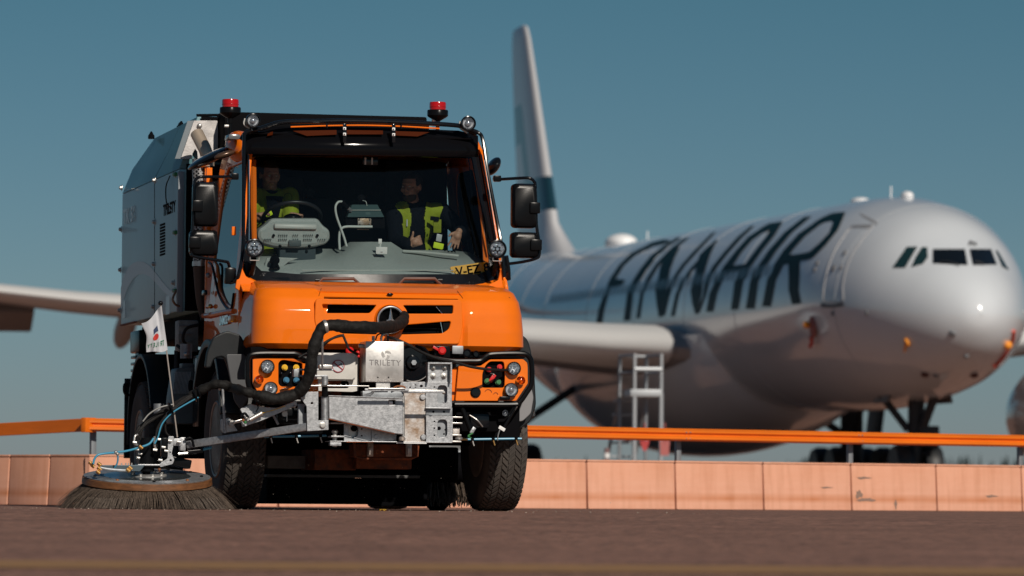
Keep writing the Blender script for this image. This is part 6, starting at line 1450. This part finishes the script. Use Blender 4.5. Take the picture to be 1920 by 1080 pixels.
# door outline, door sill, panels, probes
seam = mat('skin_seam', (.30, .30, .31), .5)
MB().tube([onf(*q, .004) for q in Q([(85,775),(90,690),(115,560),(160,440),(215,350),(280,275),(400,262),(415,275),(340,370),(280,460),(240,560),(218,680),(212,775),(85,775)])], .018, 6).build('door_seam', seam, ap)
strip(Q([(70,785),(145,795),(222,785)]), Q([(75,815),(145,818),(225,808)]), 'door_sill', mat('sill_grey', (.09, .09, .10), .5), .02, 2)
strip(Q([(275,262),(400,258)]), Q([(270,276),(400,282)]), 'door_top_plate', seam, .008, 2); strip(Q([(332,178),(450,238)]), Q([(340,196),(448,262)]), 'skin_patch', seam, .006, 2)
for x, y, r in ((155, 548, .10), (232, 445, .07), (45, 515, .08), (28, 560, .07), (207, 545, .06), (380, 852, .07), (150, 855, .07), (958, 990, .09)):
    p = onf(*Q([(x, y)])[0], .0); nrm = (p-Vector((0, p.y, 4.6))).normalized(); nrm.y -= .1; MB().lathe([(r, 0), (r*.8, .03), (0, .035)], p, nrm, 16).build('sensor_port', mat('port_grey', (.16, .16, .17), .5), ap)
p = onf(1842, 565, 0)
def cover(px, py, r, m, nm, tail=True):
    p = onf(px, py, 0); d = (p-Vector((0, p.y, 4.5))).normalized(); MB().lathe([(r, 0), (r*.9, .05), (r*.3, .07), (0, .07)], p, d, 24).build(nm, m, ap); return p, d
p, d = cover(1525, 612, .27, mat('cover_pale_red', (.34, .12, .10), .8), 'static_port_cover'); MB().ball(tuple(onf(1521, 607, .12)), .09).build('cover_knob', apo2, ap)
MB().tube([onf(1528, 628, .1), onf(1530, 638, .12), onf(1527, 646, .12)], .05, 6).build('cover_streamer', apo, ap)
p, d = cover(1702, 641, .11, apo2, 'probe_cover'); MB().tube([p+d*.05, onf(1700, 655, .08)], .03, 6).build('cover_streamer', apo2, ap)
MB().ball(tuple(onf(1887, 645, .05)), .10).build('probe_cover', apo2, ap)
for x, y in ((1735, 701), (1826, 702)): MB().ball(tuple(onf(x, y, .02)), .10, (1, 1, .7)).build('belly_probe_cover', mat('cover_dark', (.10, .03, .02), .7), ap)
MB().tube([onf(x, y, .02) for x, y in ((1899, 620), (1896, 640), (1884, 662), (1872, 678), (1862, 686))], .05, 6).build('nose_cover_edge', apo, ap)
for x, y in ((1755, 703), (1812, 667), (1785, 626)): MB().ball(tuple(onf(x, y, 0)), .07).build('sensor_port', MATS['port_grey'], ap)
# antennas on the crown
def crown(u, z=0): cz, w_, hu, hd_ = sect(u); return Vector((0, u, cz+hu+z))
def ublob(px, w_, h_, name, m, pos_u):
    MB().ball((0, pos_u, sect(pos_u)[0]+sect(pos_u)[2]+h_*.25), 1, (w_, w_*1.8, h_), u=20, v=12).build(name, m, ap, smooth=60)
def u_at(px):
    best = min((abs(px-(960+F*((AO.x+(AR @ Vector((0, u, 0))).x)/(AO.y+(AR @ Vector((0, u, 0))).y)))), u) for u in [k*.25 for k in range(16, 200)]); return best[1]
whm = mat('antenna_white', (.85, .85, .86), .35)
ublob(1610, .24, .11, 'crown_antenna', whm, max(9, u_at(1612))); ublob(1700, .15, .12, 'crown_antenna', whm, max(5.0, u_at(1701)-.0)); ublob(1165, .50, .30, 'satcom_dome', mat('satcom_white', (.9, .9, .9), .35), u_at(1165))
MB().tube([crown(max(6.5, u_at(1672)), -.1), crown(max(6.5, u_at(1672)), .28)], .018, 6).build('blade_antenna', whm, ap)
MB().tube([crown(u_at(1215), -.1), crown(u_at(1215), .3)], .02, 6).build('blade_antenna', whm, ap)
# belly fairing
mb = MB(); rows = []
for j in range(25):
    u = 16+24*j/24; s_ = max(0, math.sin(math.pi*j/24))**.6; row = []
    for k in range(33):
        a = math.pi+math.pi*k/32; w_ = 2.0+1.5*s_; row.append((w_*math.cos(a)*(.9 if s_ < .05 else 1), u, 4.5+(1.7+1.42*s_)*math.sin(a)))
    rows.append(row)
mb.grid(rows).build('belly_fairing', apw, ap, smooth=80, solid=.05)
# wings
def airfoil(c0, chord, th, n=14):
    up = []; 
    for k in range(n+1): x = (1-math.cos(math.pi*k/n))/2; t = 5*th*(.2969*math.sqrt(x)-.126*x-.3516*x*x+.2843*x**3-.1036*x**4); up.append((x, t))
    return [(x*chord, t*chord+.012*chord*math.sin(math.pi*x)) for x, t in up]+[(x*chord, -t*chord*.85) for x, t in up[-2:0:-1]]
def wing(s, name='wing'):
    mb = MB(); R_ = []
    for lat, le, ch, th, z in ((1.5, 17.2, 14.0, .135, 3.45), (2.8, 18.4, 12.8, .100, 4.15), (4.5, 20.2, 11.0, .108, 4.30), (8, 23.3, 8.4, .12, 4.68), (12, 26.2, 6.8, .11, 5.10), (18, 30.2, 5.2, .105, 5.68), (24, 34.1, 3.9, .10, 6.45), (28.5, 37.0, 2.8, .09, 7.0), (29.6, 38.2, 1.8, .09, 7.4)):
        R_.append([mb.bm.verts.new((s*lat, le+x, z+zz-.02*x)) for x, zz in airfoil(0, ch, th)])
    n = len(R_[0])
    for a, b in zip(R_, R_[1:]):
        for k in range(n): mb.bm.faces.new((a[k], a[(k+1) % n], b[(k+1) % n], b[k]))
    mb.bm.faces.new(R_[0]); mb.bm.faces.new(R_[-1][::-1]); w_ = mb.build(name, apg, ap, smooth=50)
    mb = MB(); R2 = []
    for lat, le, ch, th, z in ((3.1, 18.7, 12.5, .100, 4.18), (4.5, 20.2, 11.0, .108, 4.30), (8, 23.3, 8.4, .12, 4.68), (12, 26.2, 6.8, .11, 5.10), (18, 30.2, 5.2, .105, 5.68), (24, 34.1, 3.9, .10, 6.45), (28.4, 36.95, 2.8, .09, 7.0)):
        P_ = airfoil(0, ch, th); m_ = [(x-.03, zz*1.03) for x, zz in P_ if x < .16*ch]; m_.sort(key=lambda q: math.atan2(q[1], -(q[0]-.1*ch)) if True else 0)
        upx = [q for q in P_[:8] if q[0] < .2*ch][::-1]; dn = [q for q in P_[::-1] if q[0] < .2*ch and q[1] < 0][:6]
        pts = upx[-4:] if len(upx) > 4 else upx; pts = (upx[:5][:] if len(upx) >= 5 else upx)+[(0, 0)]; low = [(x, zz) for x, zz in P_[15:][::-1]][:4]
        seq = upx[:5] + low[:4]
        R2.append([mb.bm.verts.new((s*lat, le+x-.04, z+zz*1.04-.02*x)) for x, zz in seq])
    for a, b in zip(R2, R2[1:]):
        for k in range(min(len(a), len(b))-1): mb.bm.faces.new((a[k], a[k+1], b[k+1], b[k]))
    mb.build('leading_edge', edge, w_, smooth=60, solid=.02)
    for lat, le in ((7, 29.5), (12, 32.0), (16.3, 33.8), (23, 36.6)):
        z = 4.1+(lat-3)*.105; MB().ball((s*lat, le, z-.45), 1, (.28, 2.3, .42), Euler((R(-10), 0, 0)), u=16, v=12).build('flap_track_fairing', mat('fairing_tan', (.36, .33, .31), .5), w_, smooth=60)
    # drooped flap/aileron panel
    return w_
wl = wing(-1); wr_ = wing(1)
mb = MB(); mb.box((-20.1, 35.3, 5.35), (2.4, 1.3, .32), Euler((R(-25), 0, 0))); mb.build('drooped_aileron', mat('aileron_grey', (.22, .19, .18), .6), wl, bevel=.08)
# engines
def engine(s):
    o = empty('engine', (s*9.0, 19.3, 2.55), 0, ap)
    prof = [(1.22, .55), (1.22, .1), (1.30, 0), (1.42, .05), (1.60, .8), (1.66, 2.0), (1.60, 3.6), (1.38, 4.6), (1.30, 4.6)]
    MB().lathe(prof, (0, 0, 0), (0, 1, 0), 40, cap=(0, 0)).build('cowling', apw, o, smooth=60)
    MB().lathe([(1.22, .5), (.3, .7), (0, .3)], (0, 0, 0), (0, 1, 0), 32, cap=(0, 0)).build('fan', apd, o)
    MB().lathe([(.95, 4.2), (.6, 5.8), (.3, 5.9)], (0, 0, 0), (0, 1, 0), 28, cap=(0, 0)).build('exhaust_nozzle', apd2, o)
    mb = MB(); mb.hexa([(-.15, .9, 1.4), (.15, .9, 1.4), (.15, 1.8, 2.2), (-.15, 1.8, 2.2), (-.15, 6.5, 1.2), (.15, 6.5, 1.2), (.15, 6.5, 2.0), (-.15, 6.5, 2.0)]); mb.build('pylon', apg, o, bevel=.05)
engine(-1); engine(1)
# tail
mb = MB(); R_ = []
for z, le, ch, th in ((7.4, 45.0, 12.9, .11), (7.9, 47.3, 10.9, .12), (8.4, 49.4, 9.0, .125), (9.0, 50.9, 7.7, .12), (9.5, 51.9, 6.9, .10), (11, 53.0, 6.1, .10), (13, 54.5, 5.1, .10), (15, 56.0, 4.1, .10), (16.3, 57.0, 3.3, .10), (16.7, 57.4, 2.8, .085), (16.82, 57.9, 2.1, .05)):
    R_.append([mb.bm.verts.new((zz*.95, le+x, z)) for x, zz in airfoil(0, ch, th)])
n = len(R_[0])
for a, b in zip(R_, R_[1:]):
    for k in range(n): mb.bm.faces.new((a[k], a[(k+1) % n], b[(k+1) % n], b[k]))
mb.bm.faces.new(R_[-1]); mb.bm.faces.new(R_[0][::-1])
finm = mat('fin_livery', (.62, .62, .63), .3, coat=.2); nf = finm.node_tree; bf = nf.nodes['Principled BSDF']
tc = nf.nodes.new('ShaderNodeTexCoord'); sp = nf.nodes.new('ShaderNodeSeparateXYZ'); nf.links.new(tc.outputs['Object'], sp.inputs[0])
def mth(op, a, b=None, c=None):
    q = nf.nodes.new('ShaderNodeMath'); q.operation = op
    for i, v in enumerate((a, b, c)):
        if v is None: continue
        if hasattr(v, 'is_output'): nf.links.new(v, q.inputs[i])
        else: q.inputs[i].default_value = v
    return q.outputs[0]
zz, yy = sp.outputs['Z'], sp.outputs['Y']
def band(v, lo, hi): return mth('MULTIPLY', mth('GREATER_THAN', v, lo), mth('LESS_THAN', v, hi))
back = mth('SUBTRACT', yy, mth('MULTIPLY', zz, .74))       # distance aft along the swept fin
low = band(zz, 9.95, 11.15)
blu = mth('MAXIMUM', low, mth('MULTIPLY', band(zz, 10, 13.8), band(back, 47.1, 48.3)))
blu = mth('MAXIMUM', blu, mth('MULTIPLY', band(zz, 12.6, 14.0), mth('GREATER_THAN', back, 47.2)))
mxf = nf.nodes.new('ShaderNodeMix'); mxf.data_type = 'RGBA'; nf.links.new(blu, mxf.inputs[0]); mxf.inputs[6].default_value = (.60, .60, .61, 1); mxf.inputs[7].default_value = (.012, .045, .065, 1)
nf.links.new(mxf.outputs[2], bf.inputs['Base Color'])
mb.build('tail_fin', finm, ap, smooth=50)
for s in (-1, 1):
    mb = MB(); R_ = []
    for lat, le, ch, z in ((.6, 54.0, 5.6, 7.3), (3, 55.2, 4.6, 7.5), (9.3, 58.8, 1.9, 8.1), (9.7, 59.2, 1.3, 8.15)): R_.append([mb.bm.verts.new((s*lat, le+x, z+q)) for x, q in airfoil(0, ch, .10)])
    for a, b in zip(R_, R_[1:]):
        for k in range(n): mb.bm.faces.new((a[k], a[(k+1) % n], b[(k+1) % n], b[k]))
    mb.bm.faces.new(R_[0]); mb.bm.faces.new(R_[-1][::-1]); mb.build('tailplane', apg, ap, smooth=50)
# landing gear
def gwheel(o, x, y, r, w_):
    MB().lathe([(r*.5, -w_/2), (r*.9, -w_/2), (r, -w_/4), (r, w_/4), (r*.9, w_/2), (r*.5, w_/2)], (x, y, r), (1, 0, 0), 28).build('gear_wheel', apd, o)
ng = empty('nose_gear', (0, 5.6, .32), 0, ap)
for x in (-.36, .36): gwheel(ng, x, 0, .58, .42)
MB().cyl((0, 0, .5), (0, .0, 3.0), .20).cyl((-.4, 0, .53), (.4, 0, .53), .09).build('gear_leg', apd2, ng)
MB().cyl((0, -.1, 1.2), (.4, -.9, 2.8), .11).build('drag_brace', apd2, ng); MB().tube([(.1, -.25, .9), (.35, -.35, 1.15), (.15, -.3, 1.5), (.3, -.2, 1.9)], .05, 6).build('gear_hose', apd, ng)
MB().cyl((-.2, 0, 1.5), (-1.1, .5, 2.8), .09).build('gear_strut', apd2, ng)
for s in (-1, 1):
    MB().box((s*.72, .3, 2.45), (.07, 1.3, .62), Euler((0, s*-.25, 0))).build('gear_door', mat('gear_door', (.10, .085, .08), .5), ng, bevel=.03)
MB().box((.25, -.25, 1.35), (.45, .3, .5)).build('taxi_light', apd2, ng, bevel=.04)
for s in (-1, 1):
    mg = empty('main_gear', (s*5.34, 32.3, .32), 0, ap)
    for x in (-.7, .7):
        for y in (-1.0, 1.0): gwheel(mg, x, y, .70, .52)
    MB().box((0, 0, .75), (.35, 2.2, .3)).build('bogie_beam', apd2, mg, bevel=.05)
    MB().cyl((0, 0, .7), (0, .1, 4.3), .34).cyl((-.85, -1, .7), (.85, -1, .7), .1).cyl((-.85, 1, .7), (.85, 1, .7), .1).build('gear_leg', apd2, mg)
    MB().cyl((0, 0, 1.6), (-s*2.6, .1, 3.3), .12).build('side_stay', apd2, mg); MB().cyl((0, -.2, 1.4), (0, -1.6, 3.3), .10).build('drag_brace', apd2, mg)
    MB().box((s*.75, 0, 2.5), (.08, 1.7, 2.0), Euler((0, s*.12, 0))).build('gear_door', apd2, mg, bevel=.03)
MB().box((-.7, 7.6, 1.6), (1.0, .5, 1.3)).build('nose_gear_door_block', apd2, ap, bevel=.1) if False else None

# ================================================================== ACCESS STEPS AND STREAMERS
sp_ = at(1214, 92.5); stp = empty('access_steps', sp_, R(6)); tag(stp, 'grey metal access steps with handrail platform standing under the aircraft wing', 'access steps')
am = mat('steps_alloy', (.40, .42, .44), .5, .5)
def zz_(py, Y=92.5): return zpx(1214, py, Y)
HT, HP = zz_(663), zz_(737); wd = .27
for x in (-.27, .27):
    for y, m_, nm in ((0, am, 'front_post'), (.95, alu, 'rear_post')):
        xo = x-(.18 if y else 0); MB().cyl((xo, y, HP if y == 0 else 0.0), (xo, y, HT), .035, 10).build(nm, m_, stp)
    MB().cyl((x, 0, .32), (x, 0, HP), .045, 10).build('front_leg', am, stp)
    MB().cyl((x, 0, HT-.03), (x-.18, .95, HT-.03), .03, 8).build('side_rail', alu, stp)
    MB().cyl((x, 0, HP+.42), (x-.18, .95, HP+.42), .025, 8).build('side_rail', alu, stp)
MB().cyl((-.27, 0, HP+.48), (.27, 0, HP+.48), .05, 10).build('cross_rail', am, stp); MB().cyl((-.45, .95, HT-.03), (.09, .95, HT-.03), .03, 8).build('cross_rail', alu, stp)
MB().box((-.05, .45, HP), (.62, 1.0, .14)).build('platform', am, stp, bevel=.01)
for k in range(8):
    z = HP*(k+.5)/8; y = 1.0+(1-(k+.5)/8)*1.5; MB().box((-.28-.10*(1-k/8), y, z), (.50, .22, .04)).build('tread', alu, stp, bevel=.005)
for x in (-.56, -.0): MB().cyl((x-.12, 2.55, .0), (x+.12, .95, HP), .035, 8).build('stringer', alu, stp)
for px, y1, y2, lab, k in ((1208.5, 826, 845, 'short red warning streamer hanging beside the steps, pointed end', 0), (1246, 826, 854, 'longer pale red warning streamer at the right leg of the steps', 1), (1137.5, 840, 866, 'thin faded red marker pole left of the steps', 2)):
    p = at(px, 91.8); z1, z2 = zpx(px, y1, p.y), zpx(px, y2, p.y); m_ = mat('streamer_red%d' % k, ((.45, .05, .05), (.42, .12, .11), (.20, .12, .12))[k], .7)
    o = empty('warning_streamer' if k < 2 else 'marker_pole', p); tag(o, lab, 'streamer' if k < 2 else 'marker')
    if k < 2:
        MB().cyl((0, 0, z1-.05), (0, 0, z1+.35), .012, 6).build('cord', m_, o)
        mb = MB(); mb.hexa([(-.10, 0, z1), (.10, 0, z1), (.03 if k == 0 else .08, 0, z2), (-.03 if k == 0 else -.08, 0, z2), (-.10, .02, z1), (.10, .02, z1), (.03 if k == 0 else .08, .02, z2), (-.03 if k == 0 else -.08, .02, z2)]); mb.build('streamer_band', m_, o)
    else: MB().cyl((0, 0, 0), (0, 0, z1), .05, 8).build('pole', m_, o); MB().cyl((0, 0, z1-.2), (0, 0, z1-.1), .055, 8).build('pole_band', white, o)
for k in range(56):
    u = 9.9+.533*k; cz, w_, hu, hd_ = sect(u); h = .86; pts = []
    for a in range(12):
        t = 6.283*a/12; dz = h+.165*math.sin(t); pts.append((-(w_+.006)*math.sqrt(max(0, 1-(dz/hu)**2)), u+.105*math.cos(t), cz+dz))
    if 9.0 < u < 9.6: continue
    mbw = MB(); mbw.bm.faces.new([mbw.bm.verts.new((p[0]-.012, p[1], p[2]+.006)) for p in pts]); mbw.build('cabin_window', mat('cabin_pane', (.20, .24, .27), .2), ap, smooth=0)
for u in (4.4, 13.5, 19.5, 26, 33, 40, 44.5, 50):
    cz, w_, hu, hd_ = sect(u); MB().tube([((w_+.003)*math.cos(t), u, cz+((hu if math.sin(t) > 0 else hd_)+.003)*math.sin(t)) for t in [6.28318*k/72 for k in range(73)]], .007, 4, smooth=False).build('skin_joint', mat('skin_joint_grey', (.40, .42, .44), .4), fus)
exec_parts.append('plane')
